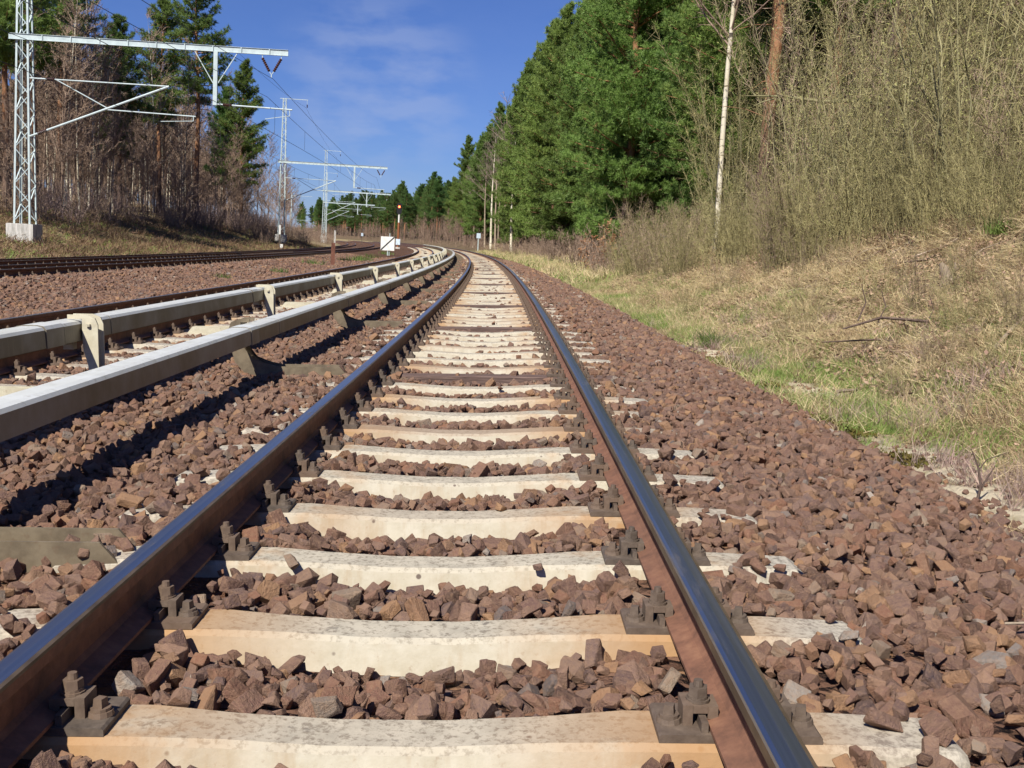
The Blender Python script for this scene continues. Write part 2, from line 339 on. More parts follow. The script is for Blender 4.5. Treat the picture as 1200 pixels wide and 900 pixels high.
# ------------------------------------------------------------------ mesh helpers
class MB:
    """Collects vertices and faces for one mesh."""
    def __init__(self): self.v = []; self.f = []; self.m = []

    def add(self, verts, faces, mat=0):
        b = len(self.v); self.v += [tuple(map(float, p)) for p in verts]
        self.f += [tuple(b + i for i in f) for f in faces]; self.m += [mat] * len(faces)

    def box(self, x0, x1, y0, y1, z0, z1, mat=0, M=None):
        P = [(x, y, z) for z in (z0, z1) for y in (y0, y1) for x in (x0, x1)]
        if M is not None: P = [tuple(M @ Vector(p)) for p in P]
        self.add(P, [(0, 2, 3, 1), (4, 5, 7, 6), (0, 1, 5, 4), (2, 6, 7, 3), (0, 4, 6, 2), (1, 3, 7, 5)], mat)

    def prism(self, poly, axis, a, b, mat=0, cap=True):
        """poly: 2D points counter-clockwise; axis 'x','y','z' the direction it is drawn along."""
        n = len(poly)
        def q(p, t): return {'x': (t, p[0], p[1]), 'y': (p[0], t, p[1]), 'z': (p[0], p[1], t)}[axis]
        F = [(i, (i + 1) % n, n + (i + 1) % n, n + i) for i in range(n)]
        if cap: F += [tuple(range(n))[::-1], tuple(range(n, 2 * n))]
        self.add([q(p, a) for p in poly] + [q(p, b) for p in poly], F, mat)

    def tube(self, pts, radii, sides=6, mat=0, cap=True):
        pts = [Vector(p) for p in pts]; n = len(pts)
        if not hasattr(radii, '__len__'): radii = [radii] * n
        V = []
        for i, p in enumerate(pts):
            t = (pts[min(i + 1, n - 1)] - pts[max(i - 1, 0)]).normalized()
            a = Vector((0, 0, 1)) if abs(t.z) < .9 else Vector((1, 0, 0))
            x = t.cross(a).normalized(); y = t.cross(x)
            for k in range(sides):
                an = 2 * math.pi * k / sides; V.append(p + (x * math.cos(an) + y * math.sin(an)) * radii[i])
        F = [(i * sides + k, i * sides + (k + 1) % sides, (i + 1) * sides + (k + 1) % sides, (i + 1) * sides + k) for i in range(n - 1) for k in range(sides)]
        if cap: F += [tuple(range(sides)), tuple(range((n - 1) * sides, n * sides))[::-1]]
        self.add(V, F, mat)

    def bar(self, a, b, w, h=None, mat=0):
        """A straight bar of square section between two points."""
        a, b = Vector(a), Vector(b); h = h or w; t = (b - a).normalized()
        up = Vector((0, 0, 1)) if abs(t.z) < .95 else Vector((0, 1, 0))
        x = t.cross(up).normalized() * w / 2; y = x.cross(t).normalized() * h / 2
        self.add([a - x - y, a + x - y, a + x + y, a - x + y, b - x - y, b + x - y, b + x + y, b - x + y],
                 [(0, 1, 2, 3), (7, 6, 5, 4), (0, 4, 5, 1), (1, 5, 6, 2), (2, 6, 7, 3), (3, 7, 4, 0)], mat)

    def mesh(self, name, mats, smooth=False):
        me = bpy.data.meshes.new(name); me.from_pydata(self.v, [], self.f)
        for m in mats: me.materials.append(MAT(m))
        if len(mats) > 1: me.polygons.foreach_set('material_index', np.array(self.m, dtype=np.int32))
        if smooth: me.polygons.foreach_set('use_smooth', np.ones(len(self.f), dtype=bool))
        me.update(); return me


def arr_mesh(name, V, F, mats, mi=None, smooth=False):
    """Mesh from arrays: V (n,3), F (m,k)."""
    me = bpy.data.meshes.new(name); V = np.asarray(V, np.float32); F = np.asarray(F, np.int32); k = F.shape[1]
    me.vertices.add(len(V)); me.vertices.foreach_set('co', V.ravel())
    me.loops.add(F.size); me.loops.foreach_set('vertex_index', F.ravel())
    me.polygons.add(len(F)); me.polygons.foreach_set('loop_start', np.arange(0, F.size, k, dtype=np.int32)); me.polygons.foreach_set('loop_total', np.full(len(F), k, np.int32))
    for m in mats: me.materials.append(MAT(m))
    if mi is not None: me.polygons.foreach_set('material_index', np.asarray(mi, np.int32))
    if smooth: me.polygons.foreach_set('use_smooth', np.ones(len(F), dtype=bool))
    me.update(calc_edges=True); me.validate(); return me


WM = {}


def obj(name, data, M=None, parent=None, **props):
    o = bpy.data.objects.new(name, data); COL.objects.link(o)
    M = M if M is not None else Matrix.Identity(4)
    if parent is not None:
        o.parent = parent; o.matrix_parent_inverse = Matrix.Identity(4); o.matrix_basis = WM[parent.name].inverted() @ M
    else: o.matrix_basis = M
    WM[o.name] = M.copy()
    for k, v in props.items(): o[k] = v
    return o


def thing(name, label, cat, M=None, group=None, data=None):
    o = obj(name, data, M, label=label, category=cat)
    if group: o['group'] = group
    return o


def sweep(profile, ss, d0, z0, mats_idx=None, mats=('rail_rust',), name='rail', org=None, smooth=False):
    """Draw a closed profile [(lateral, up), ...] along the track from ss[0] to ss[-1]."""
    n = len(profile); V = []
    for s in ss: V.append(W(s, np.array([d0 + p[0] for p in profile]), np.array([z0 + p[1] for p in profile])))
    V = np.concatenate(V); org = np.zeros(3) if org is None else org
    F = [(i * n + k, i * n + (k + 1) % n, (i + 1) * n + (k + 1) % n, (i + 1) * n + k) for i in range(len(ss) - 1) for k in range(n)]
    mi = [(mats_idx[k] if mats_idx else 0) for i in range(len(ss) - 1) for k in range(n)]
    b = MB(); b.v = [tuple(p) for p in (V - org)]; b.f = F + [tuple(range(n)), tuple(range(len(V) - n, len(V)))[::-1]]; b.m = mi + [mi[0], mi[0]]
    return b.mesh(name, mats, smooth)


# ------------------------------------------------------------------ ground sheet
def build_ground():
    ds = np.concatenate([[-900, -600, -400, -250, -160, -110, -80, -65, -55, -48], np.arange(-42, -17.5, .8), [-17.2, -16.8, -16.4, -14, -10, -6, -2, 1.4, 1.79],
                         np.arange(1.85, 8.3, .13), np.arange(8.6, 14, .5), [15, 17, 20, 25, 32, 42, 60, 90, 140, 220, 350, 550, 900]])
    ss = np.concatenate([[-300, -150, -80, -45, -25, -12, -5], np.arange(-2, 20, .14), np.arange(20.3, 60, .6), np.arange(61, 140, 3), np.arange(145, 420, 10), np.arange(440, 1500, 70)])
    S, D = np.meshgrid(ss, ds, indexing='ij'); Z = ground_z(S, D)
    near = (D > 2.3) & (D < 8.5) & (S < 25)
    Z = Z + near * (.02 * lump(S, D, 9.0, 3.0) + .015 * (RNG.random(S.shape) - .5))
    V = G(S, D, Z).reshape(-1, 3); ni, nj = S.shape
    i, j = np.meshgrid(np.arange(ni - 1), np.arange(nj - 1), indexing='ij'); a = (i * nj + j).ravel()
    me = arr_mesh('ground', V, np.stack([a, a + 1, a + nj + 1, a + nj], 1)[:, ::-1], ['soil'], smooth=True)
    def blob(s0, d0, rs, rd): return np.exp(-(((S - s0) / rs) ** 2 + ((D - d0) / rd) ** 2))
    sand = sum(blob(*b) for b in SAND)
    green = np.where((D > 2.5) & (D < 5), 1.0, .25) * sstep(3, 6, S) + blob(18, 3.2, 6, .5)
    duff = np.where(D > 0, sstep(3.6, 5.5, D) * sstep(26, 45, S), sstep(23, 27, -D)) + sstep(120, 180, S) * (D > 3)
    for nm, A in (('duff', np.clip(duff, 0, 1)), ('sand', np.clip(sand * 1.3, 0, 1)), ('green', np.clip(green, 0, 1))):
        at = me.attributes.new(nm, 'FLOAT', 'POINT'); at.data.foreach_set('value', A.ravel().astype(np.float32))
    obj('ground', me, kind='structure')


SAND = [(6.0, 2.72, .8, .26), (5.0, 2.62, .6, .2), (12.6, 2.75, 1.2, .22), (7.0, 4.15, .25, .3), (9.2, 2.9, .6, .2)]
build_ground()


# ------------------------------------------------------------------ ballast
def stone_variants(n):
    import bmesh
    out = []
    for k in range(n):
        rg = random.Random(100 + k); bm = bmesh.new()
        sx, sy, sz = rg.uniform(.75, 1.25), rg.uniform(.65, 1.0), rg.uniform(.5, .85)
        for cx in (-1, 1):
            for cy_ in (-1, 1):
                for cz in (-1, 1):
                    j = lambda q: q * rg.uniform(.38, 1.0)
                    bm.verts.new((j(cx) * sx, j(cy_) * sy, j(cz) * sz))
        for _ in range(rg.choice((4, 5, 6, 7))):
            p = Vector((rg.gauss(0, 1), rg.gauss(0, 1), rg.gauss(0, 1))).normalized() * rg.uniform(.85, 1.08)
            bm.verts.new((p.x * sx, p.y * sy, p.z * sz))
        bmesh.ops.convex_hull(bm, input=bm.verts, use_existing_faces=False)
        for v in [v for v in bm.verts if not v.link_faces]: bm.verts.remove(v)
        bmesh.ops.dissolve_limit(bm, angle_limit=.22, verts=bm.verts, edges=bm.edges)
        bmesh.ops.bevel(bm, geom=list(bm.edges), offset=rg.uniform(.035, .075), segments=1, profile=.6, affect='EDGES', clamp_overlap=True)
        bmesh.ops.triangulate(bm, faces=[f for f in bm.faces if len(f.verts) > 4])
        for v in bm.verts: v.co += Vector((rg.gauss(0, .014), rg.gauss(0, .014), rg.gauss(0, .014)))
        me = bpy.data.meshes.new('ballast_stone'); bm.to_mesh(me); bm.free(); me.materials.append(MAT('stone')); out.append(me)
    return out


def scatter(name, P, rot, scl, idx, protos, **props):
    """One stuff object: copies of the prototypes at the given points, through geometry nodes."""
    pc = bpy.data.collections.new(name + '_kinds')
    for i, me in enumerate(protos):
        pc.objects.link(bpy.data.objects.new('%s_kind_%02d' % (name, i), me))
    me = bpy.data.meshes.new(name); me.vertices.add(len(P)); me.vertices.foreach_set('co', np.asarray(P, np.float32).ravel())
    for nm, ty, key, A in (('turn', 'FLOAT_VECTOR', 'vector', rot), ('size', 'FLOAT_VECTOR', 'vector', scl), ('pick', 'INT', 'value', idx)):
        at = me.attributes.new(nm, ty, 'POINT'); at.data.foreach_set(key, np.asarray(A, np.int32 if ty == 'INT' else np.float32).ravel())
    o = obj(name, me, **props)
    ng = bpy.data.node_groups.new(name, 'GeometryNodeTree')
    ng.interface.new_socket('Geometry', in_out='INPUT', socket_type='NodeSocketGeometry'); ng.interface.new_socket('Geometry', in_out='OUTPUT', socket_type='NodeSocketGeometry')
    N = ng.nodes; gi = N.new('NodeGroupInput'); go = N.new('NodeGroupOutput'); ci = N.new('GeometryNodeCollectionInfo')
    ci.inputs[0].default_value = pc; ci.inputs['Separate Children'].default_value = True; ci.inputs['Reset Children'].default_value = True
    ip = N.new('GeometryNodeInstanceOnPoints'); ip.inputs['Pick Instance'].default_value = True
    for nm, ty, sock in (('turn', 'FLOAT_VECTOR', 'Rotation'), ('size', 'FLOAT_VECTOR', 'Scale'), ('pick', 'INT', 'Instance Index')):
        na = N.new('GeometryNodeInputNamedAttribute'); na.data_type = ty; na.inputs[0].default_value = nm
        ng.links.new(na.outputs[0], ip.inputs[sock])
    ng.links.new(gi.outputs[0], ip.inputs['Points']); ng.links.new(ci.outputs[0], ip.inputs['Instance']); ng.links.new(ip.outputs[0], go.inputs[0])
    o.modifiers.new('scatter', 'NODES').node_group = ng
    return o


def build_ballast():
    # bed: a solid sheet of packed gravel under the loose stones
    ss = np.concatenate([np.arange(-6, 1, .5), np.arange(1, 16, .105), np.arange(16, 60, .5), np.arange(60, 320, 4.0)])
    ds = np.concatenate([np.arange(-17.2, -8, .5), np.arange(-8, -1.3, .25), np.arange(-1.26, 1.3, .09), np.arange(1.35, 3.4, .14)])
    S, D = np.meshgrid(ss, ds, indexing='ij')
    Z = ballast_top(S, D) - np.where(S < 40, .03, .0) + .01 * (RNG.random(S.shape) - .5)
    Z = np.where(D > 2.75, Z - .1, Z)
    V = W(S, D, Z).reshape(-1, 3); ni, nj = S.shape
    i, j = np.meshgrid(np.arange(ni - 1), np.arange(nj - 1), indexing='ij'); a = (i * nj + j).ravel()
    bed = obj('ballast_bed', arr_mesh('ballast_bed', V, np.stack([a, a + 1, a + nj + 1, a + nj], 1)[:, ::-1], ['ballast_bed'], smooth=True), kind='structure')
    P, Q = [], []
    for (s0, s1, d0, d1, dens, r0, r1, layers) in ((1.5, 5, -3.4, 2.75, 520, .016, .046, 2), (5, 9, -6.5, 2.8, 450, .019, .047, 2), (9, 15, -9.5, 2.85, 300, .028, .050, 1), (12, 30, -16.8, -8.5, 110, .04, .065, 1),
                                             (15, 30, -8.5, 2.9, 150, .036, .062, 1), (30, 75, -16.5, 2.9, 46, .05, .085, 1)):
        for L in range(layers):
            n = int((s1 - s0) * (d1 - d0) * dens * (1 if L == 0 else .5))
            s = RNG.uniform(s0, s1, n); d = RNG.uniform(d0, d1, n); r = r0 + (r1 - r0) * RNG.random(n) ** 1.9
            z = ballast_top(s, d) - .012 + RNG.uniform(-.02, .016, n) + (.02 if L else 0) - r * .25
            keep = np.ones(n, bool)
            for c, zt, half, nm in ((0.0, 0.0, SL, 0), (T2, Z2, SL, 1), (TB, ZB, SL, 2), (TA, ZA, SL, 3)):      # keep the sleepers' tops and the rails clear
                dd = np.abs(d - c); t = (s - S0) / SP - np.round((s - S0) / SP); t = t * SP
                near_side = .088 + .045 * np.clip(1 - (dd / .62) ** 2, 0, 1) + .3 * r
                on = (t < HW + .45 * r) & (t > -near_side) & (dd < half + .3 * r)
                stray = RNG.random(n) < (.006 if c == 0 else .32)
                if c == 0:
                    part = hash01(np.round((s - S0) / SP), 5.0)
                    stray |= (d > .93) & (RNG.random(n) < .01 + .08 * part + .08 * (d > 1.15)); stray |= (d < -.90) & (RNG.random(n) < .12 + .35 * part)
                    stray |= (d > 0) & (s > 6) & (d > .9) & (RNG.random(n) < .05)
                keep &= ~on | stray
                keep &= np.abs(dd - .7535) > .075 + .6 * r
                plate = (np.abs(t) < .11 + r * .6) & (np.abs(dd - .7535) < .19 + r * .5); keep &= ~plate
            t0 = (s - S0) / SP - np.round((s - S0) / SP); ontop = (np.abs(t0 * SP) < HW + .02) & (np.abs(d) < SL); z = np.where(ontop, np.maximum(z, -.169 - .022 * np.clip(1 - (np.abs(d) - .12) / .4, 0, 1) + .36 * r), z)
            keep &= ~((np.abs(d) < .62) & (s > 8) & (RNG.random(n) < np.clip((s - 8) / 8, 0, .72)))
            edge = (d > 2.35) & (RNG.random(n) < (d - 2.35) / .55); keep &= ~edge
            s, d, z, r = s[keep], d[keep], z[keep], r[keep]
            P.append(np.stack([s, d, z], 1)); Q.append(r)
    P = np.concatenate(P); r = np.concatenate(Q); n = len(r)
    X = W(P[:, 0], P[:, 1], P[:, 2]); rot = np.stack([RNG.normal(0, .5, n), RNG.normal(0, .5, n), RNG.uniform(0, 6.283, n)], 1)
    vs = stone_variants(30); idx = RNG.integers(0, 30, n); sc = np.stack([r, r, r], 1) * RNG.uniform(.85, 1.2, (n, 3))
    px, py, w = project(X)
    vis = (w > .5) & (px > -10) & (px < 1210) & (py > 0) & (py < 915)
    order = np.argsort(np.where(vis, -r / np.maximum(w, .3), 9)); big = order[:300]; rest = np.ones(n, bool); rest[big] = False
    from mathutils import Euler
    for k in big:
        M = Matrix.Translation(X[k]) @ Euler(rot[k]).to_matrix().to_4x4() @ Matrix.Diagonal((*sc[k], 1))
        obj('ballast_stone', vs[idx[k]], M, bed)
    scatter('ballast_gravel', X[rest], rot[rest], sc[rest], idx[rest], vs, kind='stuff')


build_ballast()

# ------------------------------------------------------------------ tracks
RAIL = [(-.0625, -.149), (.0625, -.149), (.0625, -.140), (.018, -.124), (.007, -.112), (.007, -.055), (.012, -.046), (.0345, -.036), (.0355, -.010), (.033, -.004), (.024, -.0012), (0, 0),
        (-.024, -.0012), (-.033, -.004), (-.0355, -.010), (-.0345, -.036), (-.012, -.046), (-.007, -.055), (-.007, -.112), (-.018, -.124), (-.0625, -.140)]
RAIL_M = [1] * 8 + [2, 2, 0, 0, 0, 0, 2, 2] + [1] * 5
RSS = np.concatenate([np.arange(-12, 40, .75), np.arange(40, 330, 2.5)])


def sleeper_mesh(wood=False):
    b = MB(); xs = [-1.235, -1.21, -.98, -.52, -.34, -.12, .12, .34, .52, .98, 1.21, 1.235] if not wood else [-1.25, 0, 1.25]
    rows = []
    for x in xs:
        ax = abs(x)
        if wood: zt, hw, hb, zb, bev = -.172, .085, .088, -.33, .006
        else:
            zt = -.169 - .022 * (1 - min(1, max(0, (ax - .12) / .4))) - (.012 * max(0, (ax - .98) / .255)); hw = HW - (.014 if ax < .35 else 0) - (.008 if ax > 1.22 else 0); hb = hw + .052; zb = -.37; bev = .010
            if ax > 1.22: zt -= .012
        rows.append([(x, -hb, zb), (x, -hw - .006, zt - bev * 1.3), (x, -hw + bev, zt), (x, hw - bev, zt), (x, hw + .006, zt - bev * 1.3), (x, hb, zb)])
    V = [p for r_ in rows for p in r_]; F = []
    for i in range(len(xs) - 1):
        for k in range(5): F.append((i * 6 + k, (i + 1) * 6 + k, (i + 1) * 6 + k + 1, i * 6 + k + 1))
    F += [tuple(range(6))[::-1][::-1], tuple(range(len(V) - 6, len(V)))[::-1]]
    b.add(V, F); return b.mesh('sleeper', ['sleeper_wood' if wood else 'sleeper_concrete'])


def hexa(b, x, y, z0, z1, r, mat=0, sides=6, ph=0.3, top=1.0):
    P = [(x + r * math.cos(ph + 6.2832 * k / sides), y + r * math.sin(ph + 6.2832 * k / sides)) for k in range(sides)]
    Q = [(x + (p[0] - x) * top, y + (p[1] - y) * top) for p in P]; n = sides
    b.add([(*p, z0) for p in P] + [(*p, z1) for p in Q], [(i, (i + 1) % n, n + (i + 1) % n, n + i) for i in range(n)] + [tuple(range(n))[::-1], tuple(range(n, 2 * n))], mat)


def plate_mb(b=None, ox=0, sgn=1, M=None):
    b = b or MB()
    b.prism([(-.172, -.169), (.172, -.169), (.172, -.156), (.166, -.151), (-.166, -.151), (-.172, -.156)], 'y', -.08, .08)
    for s_ in (-1, 1):                                                     # ribs that hold the rail foot
        b.box(s_ * .067, s_ * .082, -.07, .07, -.151, -.128) if s_ > 0 else b.box(-.082, -.067, -.07, .07, -.151, -.128)
    return b


def clip_mb(sd, b=None):
    """Clamp that bridges from the plate rib on to the rail foot: two legs and a slotted bridge. sd = side of the rail."""
    b = b or MB()
    def bx(x0, x1, y0, y1, z0, z1): b.box(*(sorted((sd * x0, sd * x1))), y0, y1, z0, z1)
    bx(.040, .062, -.032, .032, -.137, -.109)
    bx(.0625, .094, -.034, .034, -.124, -.108)
    bx(.0945, .116, -.034, .034, -.151, -.106)
    return b


def bolt_mb(sd, b=None):
    b = b or MB(); x = sd * .079
    hexa(b, x, 0, -.1075, -.102, .026, sides=14); hexa(b, x, 0, -.1018, -.096, .022, sides=14); hexa(b, x, 0, -.0958, -.076, .0225, top=.96); hexa(b, x, 0, -.0758, -.062, .0115, sides=10, top=.85)
    return b


def screw_mb(sd, b=None):
    b = b or MB(); x = sd * .142; y = -.012
    hexa(b, x, y, -.1508, -.140, .028, sides=12, top=.92); hexa(b, x, y, -.1398, -.133, .022, sides=12); hexa(b, x, y, -.1328, -.113, .0165, sides=4, ph=.5, top=.86)
    return b


FAST = {}
for _sd in (-1, 1):
    FAST['rail_clip', _sd] = clip_mb(_sd).mesh('rail_clip', ['iron']); FAST['clip_bolt', _sd] = bolt_mb(_sd).mesh('clip_bolt', ['iron']); FAST['sleeper_screw', _sd] = screw_mb(_sd).mesh('sleeper_screw', ['iron'])
FAST['base_plate'] = plate_mb().mesh('base_plate', ['iron'])
_b = MB(); plate_mb(_b)
for _sd in (-1, 1): clip_mb(_sd, _b); bolt_mb(_sd, _b); screw_mb(_sd, _b)
FASTSET = _b
SLEEPER, SLEEPER_W = sleeper_mesh(), sleeper_mesh(True)


def fast_stuff(dc, zc, n0, n1, parent, mat='iron', rails=(-1, 1)):
    """All small fastenings too far to tell apart, as one part."""
    V0 = np.array(FASTSET.v); V, F, off = [], [], 0
    for n in range(n0, n1):
        s = S0 + n * SP
        for rl in rails:
            P = W(s + V0[:, 1], dc + rl * .7535 + V0[:, 0], zc + V0[:, 2]); V.append(P); F += [tuple(i + off for i in f) for f in FASTSET.f]; off += len(V0)
    b = MB(); b.v = [tuple(p) for p in np.concatenate(V) - np.array(WM[parent.name].translation)]; b.f = F; b.m = [0] * len(F)
    o = obj('fastenings', b.mesh('fastenings', [mat]), Matrix.Translation(WM[parent.name].translation), parent); o['kind'] = 'stuff'


def track(label, dc, zc, n0, n_ind, n1, wood_every=None, timber=False, head=True, mat_fast='iron', fr=(-1, 1), nf=90):
    M = Matrix.Translation(Vector(W(4, dc, zc - .3))); t = thing('railway_track', label, 'railway track', M, 'railway tracks curving left')
    org = np.array(M.translation)
    for sd in (-1, 1):
        me = sweep(RAIL, RSS, dc + sd * .7535, zc, RAIL_M, ('rail_head', 'rail_rust', 'rail_side'), 'rail', org); obj('rail', me, M, t)
    for n in range(n0, n1):
        s = S0 + n * SP; w = wood_every and n % 8 == wood_every[0] and n >= wood_every[1]
        jit = 0 if n < 30 else random.uniform(-.03, .03)
        mm = MT(s + jit, dc, zc, random.gauss(0, .004))
        sl = obj('sleeper', SLEEPER_W if w or timber else SLEEPER, mm, t)
        if w: sl['label'] = 'dark brown timber sleeper'
        if n < n_ind:
            for rl in (-1, 1):
                def mk(nm, me): obj(nm, me, MT(s, dc + rl * .7535, zc), sl)
                mk('base_plate', FAST['base_plate'])
                for sd in (-1, 1):
                    for nm in ('rail_clip', 'clip_bolt', 'sleeper_screw'): mk(nm, FAST[nm, sd])
    fast_stuff(dc, zc, max(n_ind, n0), nf, t, mat_fast, fr)
    return t


track('railway track with pale concrete sleepers and polished rails running from the foreground', 0, 0, NMIN, 16, 290, (2, 10))
track('railway track beyond the first third rail, its right rail mostly behind a grey cover', T2, Z2, 4, 4, 290, None, mat_fast='iron')
track('electrified railway track next to the gravel strip with the white board', TB, ZB, 20, 20, 290, None, True, nf=110)
track('electrified railway track at the foot of the brown grassy bank', TA, ZA, 30, 30, 290, None, True, nf=130)

# ------------------------------------------------------------------ third rails
# o = distance outward from the running rail, measured on the track it belongs to
COVER = [(.895, .103), (.90, .205), (.912, .222), (.945, .229), (1.03, .229), (1.062, .222), (1.075, .205), (1.08, .103), (1.066, .103), (1.06, .20), (.915, .20), (.909, .103)]
SLEEVE = [(.891, .099), (.896, .207), (.910, .227), (.945, .2335), (1.03, .2335), (1.064, .227), (1.079, .207), (1.084, .099), (1.081, .099), (1.076, .106), (.899, .106), (.894, .099)]
COND = [(.96, .085), (1.02, .085), (1.02, .105), (1.0, .112), (1.0, .16), (.98, .16), (.98, .112), (.96, .105)]
BAR2 = [(.235, -.212), (.235, -.178), (.30, -.095), (.88, -.095), (.97, -.075), (1.05, -.088), (1.10, -.065), (1.122, -.02), (1.118, .05), (1.088, .16), (1.09, .2355), (1.00, .2355), (1.00, .262), (1.12, .262), (1.168, .242), (1.185, .2), (1.182, -.06), (1.165, -.13), (1.12, -.185), (1.05, -.208), (.90, -.212)]
BAR = [(.235, -.222), (.235, -.20), (.31, -.112), (.80, -.112), (.90, -.09), (1.00, -.05), (1.055, .02), (1.088, .07), (1.09, .2355), (1.02, .2355), (1.02, .262), (1.10, .262), (1.165, .235), (1.185, .18), (1.165, .02), (1.14, -.08), (1.07, -.16), (.98, -.205), (.90, -.212)]


def third_rail(label, dc, zc, sgn, n_off, smax, dz=0.0):
    """sgn -1: stands left of track centre dc, +1: right of it."""
    d0 = dc + sgn * .7535
    M = Matrix.Translation(Vector(W(6, d0 + sgn, zc))); org = np.array(M.translation)
    t = thing('third_rail', label, 'third rail', M, 'third rails between the two tracks')
    def prof(pr): 
        q = [(sgn * o, z + dz) for o, z in pr]; return q if sgn > 0 else q[::-1]
    ss = np.arange(-8, smax, 1.6); obj('conductor_rail', sweep(prof(COND), ss, d0, zc, None, ('dull_steel',), 'conductor_rail', org), M, t)
    br = [S0 + n * SP for n in range(n_off - 16, 600, 8) if -7 < S0 + n * SP < smax]
    cut = []
    for s in br: cut += [s + .42, s + .95 if True else 0]
    a = br[0] - 1.0
    for i, s in enumerate(br):
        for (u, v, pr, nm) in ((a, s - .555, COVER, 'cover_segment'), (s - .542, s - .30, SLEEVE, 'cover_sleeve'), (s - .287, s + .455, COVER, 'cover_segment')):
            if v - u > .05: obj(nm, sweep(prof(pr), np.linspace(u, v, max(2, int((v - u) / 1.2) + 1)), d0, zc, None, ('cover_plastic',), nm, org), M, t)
        a = s + .47
    # brackets: a steel channel on the sleeper end that curls up behind the rail
    def bracket(detail):
        b = MB(); w = .09 if sgn < 0 else .052
        for y0, y1 in ((-w, -w + .012), (w - .012, w)):
            poly = [(sgn * o, z + (dz if z > .06 else 0)) for o, z in (BAR if sgn < 0 else BAR2)]
            poly = poly if sgn > 0 else poly[::-1]
            b.prism(poly[::-1], 'y', y0, y1)
        def pl(o0, z0, o1, z1, th=.012):
            A = Vector((sgn * o0, 0, z0)); B = Vector((sgn * o1, 0, z1)); tdir = (B - A).normalized(); nn = Vector((-tdir.z, 0, tdir.x)) * th
            P = [A, B, B + nn, A + nn]; V = [(p.x, y, p.z) for y in (-w + .0125, w - .0125) for p in P]
            b.add(V, [(0, 1, 5, 4), (1, 2, 6, 5), (2, 3, 7, 6), (3, 0, 4, 7), (0, 3, 2, 1), (4, 5, 6, 7)])
        pl(.80, -.2175, .90, -.2085)
        if sgn < 0: pl(.96, -.095, 1.03, -.035); pl(1.03, -.035, 1.06, .03); pl(1.06, .03, 1.092, .08); pl(1.092, .08, 1.094, .235 + dz)
        else: pl(1.13, -.02, 1.126, .05); pl(1.126, .05, 1.096, .16); pl(1.096, .16, 1.096, .23 + dz)
        if sgn > 0: pass
        b.box(*sorted((sgn * .96, sgn * 1.02)), -.03, .03, .15, .2 + dz)                      # insulator on the conductor rail
        hexa(b, sgn * 1.13, -w - .006, .19 + dz, .205 + dz, .014)
        return b.mesh('bracket', ['bracket_steel' if sgn < 0 else 'bracket_paint'])
    bm = bracket(True)
    for s in br:
        if s > 1: obj('bracket', bm, MT(s, d0, zc, 0), t)
    return t


third_rail('covered third rail on curled brackets along the left rail of the foreground track', 0, 0, -1, 2, 190)
third_rail('covered third rail with tapered posts in front of the second track', T2, Z2, 1, 7, 190, dz=.105)


